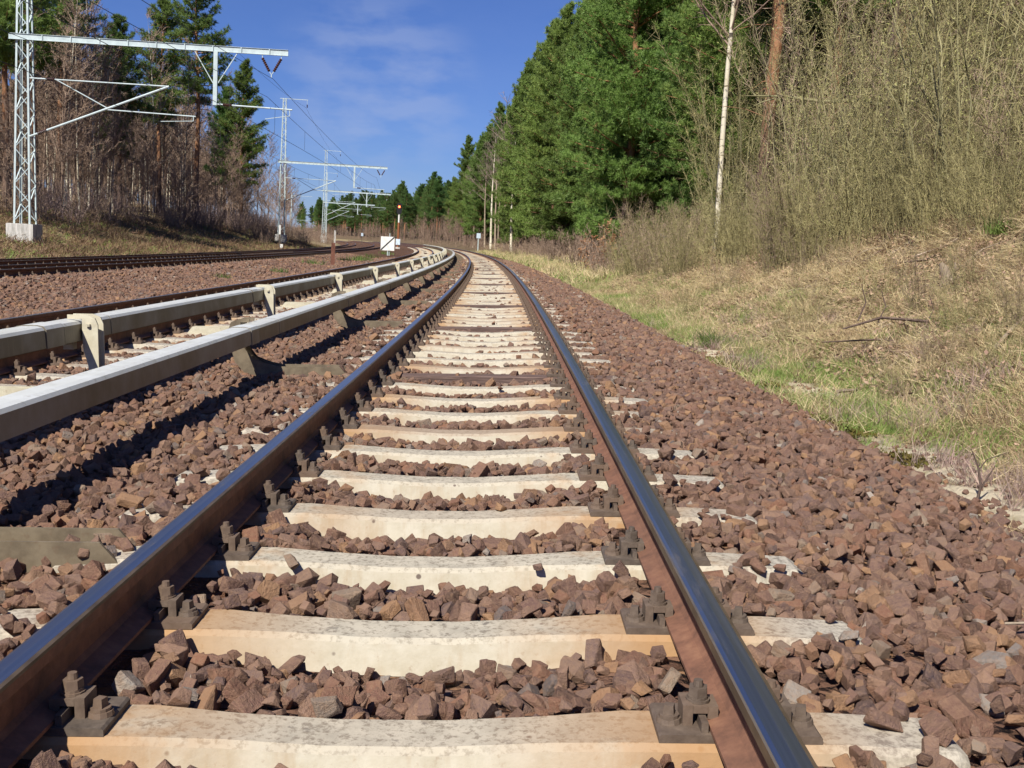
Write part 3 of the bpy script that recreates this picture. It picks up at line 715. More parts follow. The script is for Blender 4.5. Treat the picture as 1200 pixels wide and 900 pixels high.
# ------------------------------------------------------------------ catenary masts
def mast(label, s, d, z, ztop, full=True):
    """Lattice mast with long cross-arm; local x points to the tracks."""
    M = MG(s, d, z); t = thing('catenary_mast', label, 'catenary mast', M, 'lattice catenary masts on the left bank')
    MR = M
    b = MB(); b.prism([(-.64, -.55), (.56, -.55), (.56, .55), (-.64, .55)], 'z', -1.3, .0); b.box(-.62, .54, -.53, .53, .0005, .03)
    obj('foundation', b.mesh('foundation', ['foundation']), MR, t)
    H = 15.2
    def hw(zz): return .385 - .19 * zz / H
    legs = [(-1, -1), (1, -1), (1, 1), (-1, 1)]
    for sx, sy in legs:
        b = MB(); w = .085
        for (ax, ay) in (((0, w), (0, .014)), ((0, .014), (0.0145, w))):                      # an angle section: two flanges
            P = []
            for zz in (.03, H):
                h = hw(zz)
                for xx, yy in ((ax[0], ay[0]), (ax[1], ay[0]), (ax[1], ay[1]), (ax[0], ay[1])): P.append((sx * (h - xx), sy * (h - yy), zz))
            b.add(P, [(0, 1, 2, 3), (7, 6, 5, 4), (0, 4, 5, 1), (1, 5, 6, 2), (2, 6, 7, 3), (3, 7, 4, 0)])
        obj('leg', b.mesh('leg', ['mast_paint']), MR, t)
    zz = .15; k = 0
    while zz < H - .5:
        st = .78 - .012 * k; z2 = zz + st
        for f in range(4):
            h1, h2 = hw(zz) - .03, hw(z2) - .03
            a = legs[f]; c = legs[(f + 1) % 4]
            p, q = (a, c) if (k + f) % 2 == 0 else (c, a)
            b = MB(); b.bar((p[0] * h1, p[1] * h1, zz), (q[0] * h2, q[1] * h2, z2), .045, .03); obj('brace', b.mesh('brace', ['mast_paint']), MR, t)
        zz = z2 + .06; k += 1
    zA = 8.75 - z                                     # cross-arm
    def part(nm, fn, mats=('mast_paint',), par=t, smooth=False):
        b = MB(); fn(b); return obj(nm, b.mesh(nm, list(mats), smooth), MR, par)
    X1 = 11.75; Y0 = -.36
    def arm(b):
        b.box(-.55, X1, Y0 - .05, Y0 + .05, zA - .012, zA + .0); b.box(-.55, X1, Y0 - .05, Y0 + .05, zA + .235, zA + .25); b.box(-.55, X1, Y0 - .012, Y0 + .012, zA, zA + .235)
        for i in range(9): b.box(.9 + i * 1.25, .94 + i * 1.25, Y0 - .05, Y0 + .05, zA + .0005, zA + .2345)
    part('cross_arm', arm)
    def x_of(dd): return dd - d
    xd = x_of(-12.55); xe = x_of(-9.1)
    def dp(b): b.box(xd - .09, xd + .09, Y0 - .07, Y0 + .07, zA - 2.35, zA - .0125)
    hang = part('drop_post', dp)
    part('stay', lambda b: b.bar((xd - .95, Y0, zA - .012), (xd - .03, Y0, zA - 1.5), .035)); part('stay', lambda b: b.bar((xd + .95, Y0, zA - .012), (xd + .03, Y0, zA - 1.5), .035))
    zr = zA - 2.3
    part('registration_tube', lambda b: b.tube([(xd + .1, Y0, zr), (xe, Y0, zr - .05)], .035, 8))
    def ins(b, x0, x1, zc0, zc1, y=Y0, r=.085):
        n = 7; A = Vector((x0, y, zc0)); B = Vector((x1, y, zc1)); pts, rr = [], []
        for i in range(n * 2 + 1): pts.append(A.lerp(B, i / (n * 2))); rr.append(r if i % 2 else r * .55)
        b.tube(pts, rr, 8)
    part('insulator', lambda b: ins(b, xd + .35, xd + .75, zr - .003, zr - .012), ('porcelain',))
    part('steady_arm', lambda b: (b.bar((xe - .12, Y0, zr - .06), (xe - .1, Y0, zr - .32), .03), b.bar((xe - .1, Y0, zr - .32), (x_of(-10.3), Y0, zr - .52), .025)))
    # cantilever for the far track
    zt, zl, zs = 7.1 - z, 5.85 - z, 4.55 - z; xa = x_of(-14.6); xm = .36
    part('top_tube', lambda b: b.tube([(xm, Y0, zt), (xa, Y0, zt)], .03, 8))
    part('cantilever_tube', lambda b: b.tube([(xm, Y0, zs), (xa, Y0, zt)], .05, 8))
    kx = xm + (xa - xm) * .56; kz = zs + (zt - zs) * .56
    part('brace_tube', lambda b: b.tube([(xm + 1.15, Y0, zt), (kx, Y0, kz)], .024, 8)); part('lower_tube', lambda b: b.tube([(kx, Y0, kz - .06), (x_of(-13.4), Y0, zl)], .028, 8))
    part('insulator', lambda b: ins(b, xm + .75, xm + 1.1, zt, zt), ('porcelain',)); part('insulator', lambda b: ins(b, xm + .35, xm + .75, zs + .14, zs + .14 + .18), ('porcelain',))
    part('steady_arm', lambda b: (b.bar((x_of(-13.5), Y0, zl), (x_of(-13.5), Y0, zl - .2), .03), b.bar((x_of(-13.5), Y0, zl - .2), (x_of(-14.95), Y0, zl - .3), .025)))
    # feeder insulators in a V at the arm's end
    xv = X1 - .72
    part('insulator', lambda b: ins(b, xv - .42, xv - .1, zA - .15, zA - .72, r=.075), ('porcelain',)); part('insulator', lambda b: ins(b, xv + .42, xv + .1, zA - .15, zA - .72, r=.075), ('porcelain',))
    def hg(b):
        for q in (-1, 1): b.bar((xv + q * .42, Y0, zA - .0125), (xv + q * .42, Y0, zA - .15), .03); b.bar((xv + q * .1, Y0, zA - .72), (xv, Y0, zA - .86), .03)
        b.bar((xv, Y0, zA - .86), (xv, Y0, zA - .98), .04)
    part('hanger', hg)
    # short arm at the top
    zk = H - .05
    part('top_arm', lambda b: (b.bar((-.5, Y0 + .2, zk), (2.6, Y0 + .2, zk), .06), b.bar((2.5, Y0 + .2, zk - .031), (2.5, Y0 + .2, zk - .5), .03)))
    part('insulator', lambda b: ins(b, 2.5, 2.52, zk - .5, zk - .85, Y0 + .2, .07), ('porcelain',))
    return t


mast('nearest lattice catenary mast on a concrete block, leftmost of the row', 50, -21.1, .62, 0)
mast('second lattice catenary mast of the row, standing among brown shrubs', 125, -20.6, .7, 0)
mast('third lattice catenary mast of the row, seen against the sky', 198, -20.0, .8, 0)
mast('fourth and farthest lattice mast with arms in front of dark pines', 268, -20.2, .8, 0)


def pole(label, s, d, z):
    M = MG(s, d, z); t = thing('catenary_pole', label, 'pole', M)
    b = MB(); b.tube([(0, 0, -.5), (0, 0, 8)], [.16, .11], 10); obj('pole_shaft', b.mesh('pole_shaft', ['mast_paint']), M, t)
    for zz in (7.6, 2.6):
        b = MB(); b.bar((.12, 0, zz), (4.2, 0, zz), .06); obj('arm', b.mesh('arm', ['mast_paint']), M, t)


pole('slim plain grey pole left of the far masts', 232, -27.5, 1.2)


def wire(label, d, zfun, s0, s1, r=.010, step=2.5, drop=None):
    org = G(s0, d, 6); M = Matrix.Translation(Vector(org)); ss = np.arange(s0, s1 + .1, step)
    pts = [Vector(G(s, d, zfun(s)) - org) for s in ss]
    b = MB(); b.tube(pts, r, 5); o = thing('overhead_wire', label, 'wire', M, 'overhead wires above the electrified tracks', b.mesh('overhead_wire', ['wire']))
    if drop:
        for s in np.arange(s0 + 5, s1, 9.4):
            z0, z1 = zfun(s), drop(s)
            if z0 - z1 > .2:
                b = MB(); b.bar(Vector(G(s, d, z1) - org), Vector(G(s, d, z0) - org), .012); obj('dropper', b.mesh('dropper', ['wire']), M, o)
    return o


def sagged(top, sag):
    def f(s):
        t = ((s - 50) / 74.5) % 1.0; return top - sag * 4 * t * (1 - t)
    return f


for _d, _w in ((-10.3, 'nearer'), (-14.95, 'farther')):
    wire('sagging messenger wire over the %s electrified track' % _w, _d, sagged(6.95, .75), 0, 280, drop=lambda s: 5.55)
    wire('level contact wire over the %s electrified track' % _w, _d, lambda s: 5.5, 0, 280)
wire('feeder wire hanging from the V-shaped insulators at the arm ends', -10.05, sagged(7.75, .9), 0, 280)
wire('high wire strung from the mast tops', -18.2, sagged(15.0, 1.2), 0, 280)


# ------------------------------------------------------------------ signs, posts, signal
def zt_bed(s, d): return float(d * SC + ballast_top(np.array(s), np.array(d)))


def board():
    s, d = 85.0, -6.9; M = MG(s, d, zt_bed(s, d), -.18); t = thing('track_sign', 'square white board with a black diagonal line on a short post', 'sign', M)
    b = MB(); b.tube([(0, 0, -.3), (0, 0, .95)], .045, 8); b.tube([(.12, .05, -.3), (.12, .05, 1.75)], .035, 8); obj('post', b.mesh('post', ['mast_paint']), M, t)
    b = MB(); b.prism([(-.56, .40), (.54, .40), (.54, 1.48), (-.56, 1.48)], 'y', -.075, -.046); obj('panel', b.mesh('panel', ['white_board']), M, t)
    b = MB(); b.prism([(-.55, .41), (-.48, .41), (.53, 1.40), (.53, 1.47), (.46, 1.47), (-.55, .48)], 'y', -.081, -.0755); obj('diagonal_stripe', b.mesh('diagonal_stripe', ['black_paint']), M, t)


board()


def small_post(name, label, s, d, z, h, w, mat, head=None, cat='post', rail=False):
    M = MG(s, d, z, .2); t = thing(name, label, cat, M)
    b = MB()
    if rail:                                              # a length of old rail set upright
        b.prism([(-w, -w * .8), (w, -w * .8), (w, -w * .55), (w * .2, -w * .35), (w * .2, w * .4), (w * .6, w * .55), (w * .6, w), (-w * .6, w), (-w * .6, w * .55), (-w * .2, w * .4), (-w * .2, -w * .35), (-w, -w * .55)], 'z', -.4, h)
    else: b.prism([(-w, -w), (w, -w), (w, w), (-w, w)], 'z', -.4, h)
    obj('shaft', b.mesh('shaft', [mat]), M, t)
    if head:
        b = MB(); hw, hh, hm = head; b.prism([(-hw, h - hh * .6), (hw, h - hh * .6), (hw * .95, h + hh * .4), (-hw * .95, h + hh * .4)], 'y', -w - .03, -w - .002); obj('plate', b.mesh('plate', [hm]), M, t)
    return t


small_post('marker_post', 'rust red steel post standing in the gravel by the second track', 48, -6.85, zt_bed(48, -6.85), 1.0, .085, 'iron_rusty', rail=True)
small_post('sign_post', 'slim post with small blue white plate right of the curving tracks', 150, 3.6, float(ground_z(150, 3.6)), 2.2, .06, 'mast_paint', (.3, .7, 'blue_white'), 'sign')
small_post('distance_post', 'thin dark post with white top at the edge of the left bank', 108, -18.6, float(ground_z(108, -18.6)), 1.9, .06, 'dull_steel', (.09, .9, 'white_board'))
small_post('distance_post', 'small white topped post beside the far bend of the tracks', 215, -13.0, zt_bed(60, -12.6), 2.0, .05, 'dull_steel', (.22, .6, 'blue_white'))
small_post('boundary_post', 'grey concrete post at the far edge of the electrified tracks', 190, -17.8, float(ground_z(190, -17.8)), 2.6, .13, 'foundation')
small_post('boundary_stone', 'low white marker stone in front of the second mast', 105, -18.0, float(ground_z(105, -18.0)), .55, .13, 'white_board')


def signal():
    s, d = 150.0, -7.5; z = zt_bed(s, d); M = MG(s, d, z, -.08); t = thing('railway_signal', 'railway signal showing red on an orange and white mast', 'signal', M)
    def p(nm, fn, mat, par=t): b = MB(); fn(b); return obj(nm, b.mesh(nm, [mat]), M, par)
    p('mast_base', lambda b: b.box(-.3, .3, -.3, .3, -.3, .25), 'foundation')
    p('lower_mast', lambda b: b.tube([(0, 0, .25), (0, 0, 3.6)], .15, 10), 'signal_orange'); p('upper_mast', lambda b: b.tube([(0, 0, 3.6), (0, 0, 5.0)], .12, 10), 'white_board')
    hd = p('signal_head', lambda b: b.prism([(-.24, 4.75), (.24, 4.75), (.34, 5.0), (.34, 6.05), (.22, 6.25), (-.22, 6.25), (-.34, 6.05), (-.34, 5.0)], 'y', -.16, .16), 'black_paint')
    p('red_lamp', lambda b: b.tube([(0, -.165, 5.75), (0, -.19, 5.75)], [.15, .13], 12), 'red_lamp', hd)
    p('lamp_hood', lambda b: b.prism([(-.2, 5.93), (.2, 5.93), (.14, 5.99), (-.14, 5.99)], 'y', -.42, -.161), 'black_paint', hd)
    p('number_plate', lambda b: b.box(-.3, .3, -.2, -.17, .55, 1.35), 'blue_white')
    p('ladder', lambda b: (b.bar((.22, .16, .25), (.22, .16, 4.8), .03), b.bar((.5, .16, .25), (.5, .16, 4.8), .03), [b.bar((.22, .16, .5 + i * .35), (.5, .16, .5 + i * .35), .02) for i in range(12)]), 'dull_steel')


signal()


# ------------------------------------------------------------------ plants
def unit(v): return v / np.maximum(np.linalg.norm(v, axis=-1, keepdims=True), 1e-9)


def slivers(B, D, L, Wd, rg):
    """Thin triangles from base points B along directions D."""
    n = len(B); side = unit(np.cross(D, unit(rg.normal(size=(n, 3))))) * (Wd / 2)[:, None]
    return np.stack([B - side, B + side, B + D * L[:, None]], 1)


def soup(name, T, mats, mi=None):
    V = T.reshape(-1, 3); return arr_mesh(name, V, np.arange(len(V)).reshape(-1, 3), mats, mi)


def pine(seed, H, cb, rmax, mat, tufts=1.0, nl=.29, dead=True, m=15, wf=.15):
    """Scots pine: trunk mesh and crown mesh (branches and needle tufts)."""
    rg = np.random.default_rng(seed); tb = MB(); ph = rg.uniform(0, 6)
    pts = [(.12 * math.sin(ph + z * .35) * z / H * 2, .12 * math.cos(ph * 1.7 + z * .3) * z / H * 2, z) for z in np.linspace(-.4, H * .97, 9)]
    r0 = .0115 * H + .03; tb.tube(pts, [r0 * (1.25 if i == 0 else 1) * (1 - .85 * max(p[2], 0) / H) for i, p in enumerate(pts)], 9)
    def trunk_at(z): return np.array([np.interp(z, [p[2] for p in pts], [p[k] for p in pts]) for k in range(3)])
    cbm = MB(); B, D, L, Wd = [], [], [], []; z = cb * H
    if dead:
        for _ in range(int(10 * tufts)):
            zz = rg.uniform(.08, max(cb, .2)) * H; a = rg.uniform(0, 6.283); o = trunk_at(zz); l = rg.uniform(.6, 2.0)
            e = o + np.array([math.cos(a) * l, math.sin(a) * l, rg.uniform(-.3, .5)]); cbm.tube([o, (o + e) / 2 + [0, 0, .1], e], [.028, .018, .006], 4, 1, False)
    while z < H:
        f = (z - cb * H) / (H - cb * H); nb = rg.integers(5, 8)
        prof = (math.sin(math.pi * (.17 + .80 * f)) ** .75) * (1 - .42 * f)
        for k in range(nb):
            a = rg.uniform(0, 6.283); l = rmax * prof * rg.uniform(.6, 1.18); el = -.15 + 1.0 * f + rg.normal(0, .14)
            o = trunk_at(z + rg.uniform(-.2, .2)); dirv = np.array([math.cos(a) * math.cos(el), math.sin(a) * math.cos(el), math.sin(el)])
            tt = np.linspace(0, 1, 5); path = o + dirv * (l * tt)[:, None] + np.array([0, 0, 1]) * (.18 * l * tt ** 2)[:, None]
            cbm.tube(path, np.linspace(.02 + .011 * l, .008, 5), 4, 1, False)
            nt_ = int((9 + 16 * l) * tufts)
            t = 1 - .84 * rg.random(nt_) ** 1.2; lat = rg.normal(0, .19, nt_) * l * (1.15 - t * .55); up = rg.normal(.05, .065, nt_) * (1 + l * .3)
            perp = np.array([-math.sin(a), math.cos(a), 0]); c = o + dirv * (l * t)[:, None] + np.array([0, 0, 1]) * (.18 * l * t ** 2 + up)[:, None] + perp * lat[:, None]
            cc = np.repeat(c, m, 0); dv = unit(rg.normal(size=(nt_ * m, 3)) + np.array([0, 0, .75]) + dirv * .55)
            B.append(cc + dv * .03); D.append(dv); L.append(rg.uniform(.6, 1.1, nt_ * m) * nl); Wd.append(rg.uniform(.7, 1.3, nt_ * m) * nl * wf)
        z += rg.uniform(.42, .74)
    T = slivers(np.concatenate(B), np.concatenate(D), np.concatenate(L), np.concatenate(Wd), rg)
    nv = len(cbm.v); Vb = np.array(cbm.v); Fb = []
    for f in cbm.f: Fb += [(f[0], f[1], f[2]), (f[0], f[2], f[3])]
    V = np.concatenate([Vb, T.reshape(-1, 3)]); F = np.concatenate([np.array(Fb), nv + np.arange(len(T) * 3).reshape(-1, 3)])
    mi = np.concatenate([np.ones(len(Fb), int), np.zeros(len(T), int)])
    return tb.mesh('trunk', ['pine_bark'], True), arr_mesh('crown', V, F, [mat, 'pine_bark'], mi)


def bare_tree(seed, H, r0, nb, twig, spread=.32, start=.35, trunk_mat='birch_bark', twig_mat='twig_brown', lean=.03, tw=.02, bough_mat=None):
    """Leafless tree: trunk mesh and a crown of boughs and fine twigs."""
    rg = np.random.default_rng(seed); tb = MB(); la = rg.uniform(0, 6.283); z = np.linspace(-.3, H, 10)
    k1, k2 = rg.uniform(0, 6, 2); xs = lean * z * math.cos(la) + .012 * H * np.sin(z / H * 5 + k1) * (z / H); ys = lean * z * math.sin(la) + .012 * H * np.sin(z / H * 4 + k2) * (z / H)
    P = np.stack([xs, ys, z], 1); rad = r0 * (1 - .93 * np.clip(z / H, 0, 1)); tb.tube(P, rad, 8)
    cbm = MB(); B, D, L, Wd = [], [], [], []
    for _ in range(nb):
        f = start + (1 - start) * rg.random() ** .8 * .97; o = np.array([np.interp(f * H, z, P[:, k]) for k in range(3)]); a = rg.uniform(0, 6.283); el = rg.uniform(.45, 1.05)
        l = H * spread * (1.08 - f) * rg.uniform(.6, 1.25) + .4
        dv = np.array([math.cos(a) * math.cos(el), math.sin(a) * math.cos(el), math.sin(el)]); tt = np.linspace(0, 1, 5)
        bend = rg.normal(0, .12, 3); path = o + dv * (l * tt)[:, None] + bend * (l * tt ** 2)[:, None] + np.array([0, 0, .15]) * (l * tt ** 2)[:, None]
        rb = min(r0 * .42 * (1 - f * .6), .012 + .010 * l); cbm.tube(path, np.linspace(rb, .006, 5), 4, 0, False)
        n = int(twig * l); t = rg.uniform(.12, 1, n); idx = np.clip(t * 4, 0, 3.999); i0 = idx.astype(int); fr = idx - i0
        c = path[i0] * (1 - fr)[:, None] + path[i0 + 1] * fr[:, None]
        d = unit(unit(path[-1] - path[0]) * .9 + rg.normal(size=(n, 3)) * .62 + np.array([0, 0, .25])); ll = rg.uniform(.25, .75, n) * (.35 + .16 * l)
        B.append(c); D.append(d); L.append(ll); Wd.append(np.full(n, tw))
        m = n; c2 = c + d * (ll * rg.uniform(.3, .8, n))[:, None]; d2 = unit(d + rg.normal(size=(n, 3)) * .6); B.append(c2); D.append(d2); L.append(ll * .7); Wd.append(np.full(n, tw * .75))
    T = slivers(np.concatenate(B), np.concatenate(D), np.concatenate(L), np.concatenate(Wd), rg)
    nv = len(cbm.v); Fb = []
    for f in cbm.f: Fb += [(f[0], f[1], f[2]), (f[0], f[2], f[3])]
    V = np.concatenate([np.array(cbm.v), T.reshape(-1, 3)]); F = np.concatenate([np.array(Fb), nv + np.arange(len(T) * 3).reshape(-1, 3)])
    mi = np.concatenate([np.ones(len(Fb), int), np.zeros(len(T), int)])
    return tb.mesh('trunk', [trunk_mat], True), arr_mesh('crown', V, F, [twig_mat, bough_mat or twig_mat], mi)


def shrub(seed, H, ns, base, spread, twigs, stem_mat, twig_mat, buds=0, r=.016, tw=.013, bud_mat='bud', bud_size=.03, lean=(0, 0)):
    """Many-stemmed leafless shrub: stems, twigs and (optional) first buds, one mesh."""
    rg = np.random.default_rng(seed); sb = MB(); B, D, L, Wd, K = [], [], [], [], []
    for _ in range(ns):
        a = rg.uniform(0, 6.283); q = rg.random() ** .6 * base; o = np.array([math.cos(a) * q, math.sin(a) * q, -.15]); h = H * rg.uniform(.45, 1.0)
        an = a + rg.normal(0, .6); sp = spread * rg.uniform(.2, 1.1); tt = np.linspace(0, 1, 6)
        path = o + np.stack([h * (math.cos(an) * sp * tt ** 1.4 + lean[0] * tt), h * (math.sin(an) * sp * tt ** 1.4 + lean[1] * tt), h * tt], 1); path[1:-1] += rg.normal(0, .02 * h, (4, 3))
        sb.tube(path, np.linspace(r * rg.uniform(.6, 1.4), .003, 6), 4, 0, False)
        n = int(twigs * h); t = rg.uniform(.1, 1, n) ** .85; idx = np.clip(t * 5, 0, 4.999); i0 = idx.astype(int); fr = idx - i0
        c = path[i0] * (1 - fr)[:, None] + path[i0 + 1] * fr[:, None]; d = unit(unit(path[-1] - path[0]) * .8 + rg.normal(size=(n, 3)) * .55); ll = rg.uniform(.15, .6, n) * (.3 + .14 * h)
        B.append(c); D.append(d); L.append(ll); Wd.append(np.full(n, tw))
        if buds:
            k = int(n * buds); j = rg.integers(0, n, k); K.append(c[j] + d[j] * (ll[j] * rg.uniform(.2, 1, k))[:, None])
    T = slivers(np.concatenate(B), np.concatenate(D), np.concatenate(L), np.concatenate(Wd), rg)
    nv = len(sb.v); Fb = []
    for f in sb.f: Fb += [(f[0], f[1], f[2]), (f[0], f[2], f[3])]
    parts = [T]; kinds = [np.ones(len(T), int)]
    if buds:
        c = np.concatenate(K); n = len(c); d = unit(rg.normal(size=(n, 3)) + [0, 0, .5]); parts.append(slivers(c, d, rg.uniform(.7, 1.5, n) * bud_size, rg.uniform(.5, .9, n) * bud_size, rg)); kinds.append(np.full(n, 2))
    T = np.concatenate(parts); V = np.concatenate([np.array(sb.v), T.reshape(-1, 3)]); F = np.concatenate([np.array(Fb), nv + np.arange(len(T) * 3).reshape(-1, 3)])
    return arr_mesh('shrub', V, F, [stem_mat, twig_mat, bud_mat], np.concatenate([np.zeros(len(Fb), int)] + kinds))


def plant_tree(name, label, cat, group, pair, s, d, z=None, yaw=None, sc=1.0):
    z = float(ground_z(s, d)) if z is None else z
    M = MG(s, d, z - .05, random.uniform(0, 6.283) if yaw is None else yaw, sc)
    t = thing(name, label, cat, M, group); obj('trunk', pair[0], M, t); obj('crown', pair[1], M, t); return t


def plant_shrub(name, label, group, me, s, d, sc=1.0, yaw=None):
    M = MG(s, d, float(ground_z(s, d)) - .03, random.uniform(0, 6.283) if yaw is None else yaw, sc)
    return thing(name, label, 'shrub', M, group, me)


PINES = [pine(1, 17, .07, 3.3, 'pine_needles', 1.0), pine(2, 18, .14, 3.0, 'pine_needles', 1.0), pine(3, 16, .10, 3.4, 'pine_needles', 1.0), pine(4, 19, .26, 3.2, 'pine_needles', 1.05)]
PINES_N = [pine(11, 17, .05, 3.4, 'pine_needles', 1.1, .20, True, 24, .14), pine(12, 18, .07, 3.2, 'pine_needles', 1.1, .20, True, 24, .14)]
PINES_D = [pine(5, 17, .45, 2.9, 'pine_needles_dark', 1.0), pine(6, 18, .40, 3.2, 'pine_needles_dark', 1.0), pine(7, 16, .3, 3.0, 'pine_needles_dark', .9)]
PINES_HI = [pine(8, 18, .45, 3.2, 'pine_needles', .9), pine(9, 19, .50, 3.1, 'pine_needles', .9)]
BIRCH = [bare_tree(21 + k, 14 + k, .085, 40, 16, .30, twig_mat='twig_brown', tw=.028, lean=.05) for k in range(4)]
BIRCH_OLD = [bare_tree(31 + k, 15 + k, .17, 30, 11, .36, .42, trunk_mat=('birch_bark', 'stick', 'stick')[k], twig_mat='twig_purple', tw=.032, lean=.03, bough_mat='stick') for k in range(3)]
BARE = [bare_tree(41 + k, 11.5 + k, .075, 46, 15, .30, .14, 'twig_brown', 'twig_brown', .04, .034) for k in range(4)]
OLIVE = [bare_tree(51 + k, 7 + k * .7, .06, 46, 22, .36, .12, 'stem_green', 'twig_olive', .06, .012) for k in range(3)]


ORD = ['first', 'second', 'third', 'fourth', 'fifth', 'sixth', 'seventh', 'eighth', 'ninth', 'tenth', 'eleventh', 'twelfth', 'thirteenth', 'fourteenth', 'fifteenth']


def build_trees():
    g = 'Scots pines lining the right side'
    lab = 'green pine in the dense wall of pines right of the track'
    k = 0
    for s in np.arange(37, 200, 4.6):
        for row, d0 in enumerate((6.4, 10.5, 15.5)):
            if row == 2 and s > 120: continue
            d = d0 + random.uniform(-1.2, 1.2) + (1.5 if s < 44 and row == 0 else 0); ss = s + random.uniform(-1.7, 1.7)
            if 128 < s < 170 and row == 0: d += 2.0
            plant_tree('pine_tree', lab if row or s > 92 else 'green pine in the front row on the right, %s counting from the white birch' % ORD[int((s - 37) / 4.6 + .5)], 'tree', g, PINES_N[k % 2] if ss < 62 and row == 0 else PINES[k % 4], ss, d, sc=random.uniform(.86, 1.12) + (.08 if row else 0)); k += 1
    g2 = 'far pines around the bend'; lab2 = 'distant dark pine in the treeline round the bend'
    for s in np.arange(200, 560, 7.0):
        for row, d0 in enumerate((9.0, 17.0)):
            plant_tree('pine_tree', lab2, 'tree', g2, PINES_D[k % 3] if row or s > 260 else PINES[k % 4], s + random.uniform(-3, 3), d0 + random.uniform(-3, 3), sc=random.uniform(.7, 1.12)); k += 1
    # pines with orange trunks behind the thicket on the right
    for i, (s, d, lb) in enumerate(((30, 10.9, 'pine with a thick orange trunk behind the olive thicket'), (33.5, 8.3, 'pine trunk just left of the orange trunk, in the shade'), (29, 8.9, 'slender pine trunk right of the thick orange one'),
                                    (27.8, 6.9, 'dark pine trunk beside the white birch at the thicket edge'))):
        plant_tree('pine_tree', lb, 'tree', 'pines behind the thicket', PINES_HI[i % 2], s, d, sc=(.95, .9, .7, .8)[i])
    for s, d in ((22, 16), (26, 14.5), (24, 20), (30, 17), (34, 13.5), (18, 19), (15, 22), (20, 25), (28, 23), (36, 19), (13, 17.5), (33, 25)):
        plant_tree('pine_tree', 'pine mostly hidden behind the olive thicket on the right bank', 'tree', 'pines hidden behind the thicket', PINES_D[k % 3], s, d, sc=random.uniform(.8, 1.05)); k += 1
    for s, d in ((36.5, 8.4), (38.5, 10.2)): plant_tree('pine_tree', 'pine whose foliage shows through the twigs behind the slender white birch', 'tree', 'pines behind the slender white birch', PINES_N[k % 2], s, d, sc=1.0); k += 1
    # birch at the edge of the pines
    plant_tree('birch_tree', 'slender white birch in front of the pines at the thicket edge', 'tree', None, BIRCH[1], 28.5, 5.95, yaw=2.2, sc=1.0)
    for i, (s, d) in enumerate(((108, 4.4), (120, 4.6), (131, 4.4), (143, 4.8), (150, 6.4), (160, 5.4), (170, 8), (178, 5.2), (190, 6.5))):
        plant_tree('birch_tree', 'pale bare birch by the pines near the bend, %s from the camera' % ORD[i], 'tree', 'bare birches near the bend', BIRCH_OLD[i % 3], s, d, sc=random.uniform(.8, 1.1))
    # left bank
    gl = 'thin birches on the left bank'; lb = 'thin bare birch in the wood on the left bank'
    front = 0
    for i in range(70):
        s = 44 + i * 1.45 + random.uniform(-1, 1); d = -27 - random.random() ** 1.3 * 13 - (2 if s < 50 else 0); lbi = lb
        if d > -30 and s > 52 and front < 15: lbi = 'thin birch along the front edge of the left wood, %s beyond the nearest mast' % ORD[front]; front += 1
        plant_tree('birch_tree', lbi, 'tree', gl, BIRCH[i % 4], s, d, sc=random.uniform(.72, 1.08))
    gb = 'bare brown trees of the left wood'; lbb = 'bare brown twiggy tree in the wood on the left bank'
    for i in range(40):
        s = 58 + i * 2.0 + random.uniform(-1, 1)
        plant_tree('bare_tree', 'low bare brown tree at the front edge of the left wood', 'tree', 'low bare trees at the edge of the left wood', BARE[i % 4], s, -24.6 - random.random() * 2.4, sc=random.uniform(.45, .8))
    for i in range(110):
        s = 42 + i * 1.25 + random.uniform(-1.5, 1.5); d = -28.5 - random.random() ** 1.2 * 20
        plant_tree('bare_tree', lbb, 'tree', gb, BARE[i % 4], s, d, sc=random.uniform(.8, 1.25))
    for (s, d, h, pr, lb) in ((66, -28.5, 1.0, PINES_HI[0], 'pine with an orange trunk at the very left edge behind the nearest mast'), (76, -30.6, 1.08, PINES_HI[0], 'big pine crown just right of the top of the nearest mast'),
                              (83, -31.4, 1.05, PINES_HI[1], 'big pine crown above the left part of the long cross-arm'), (92, -29.6, .98, PINES_D[2], 'pine with a narrow top between the big left crowns and the tall pair'),
                              (101, -28.6, 1.06, PINES_HI[0], 'left and lower one of the tall pines above the long cross-arm'), (109, -27.0, 1.24, PINES_HI[1], 'tall pine right above the drop post of the nearest mast'),
                              (124, -25.0, .98, PINES[3], 'pine with foliage reaching low, directly left of the second mast'), (126, -27.2, .95, PINES_D[2], 'smaller pine behind the low crowned one at the second mast')):
        plant_tree('pine_tree', lb, 'tree', 'pines on the left bank', pr, s, d, sc=h)
    for i in range(26):
        s = 48 + i * 7.2 + random.uniform(-2, 2); d = -46 - random.random() * 12
        plant_tree('pine_tree', 'dark pine deep in the wood on the left', 'tree', 'pines deep in the left wood', PINES_D[i % 3], s, d, sc=random.uniform(.5, .8))
    for i in range(26):
        s = 130 + i * 6 + random.uniform(-2, 2)
        plant_tree('bare_tree', 'bare tree on the left bank behind the second mast', 'tree', 'bare trees beyond the second mast', BARE[i % 4], s, -27 - random.random() * 8, sc=random.uniform(.8, 1.2))


build_trees()


def wood(name, pts, pairs, lo, hi):
    """A wood too deep to tell its trees apart: one stuff object for the trunks, one for the crowns."""
    s, d = pts; n = len(s); P = G(s, d, ground_z(s, d) - .1); sc = RNG.uniform(lo, hi, n); rot = np.stack([np.zeros(n), np.zeros(n), RNG.uniform(0, 6.283, n)], 1); k = RNG.integers(0, len(pairs), n)
    for i, part in enumerate(('trunks', 'crowns')): scatter(name + '_' + part, P, rot, np.stack([sc, sc, sc], 1), k, [q[i] for q in pairs], kind='stuff')


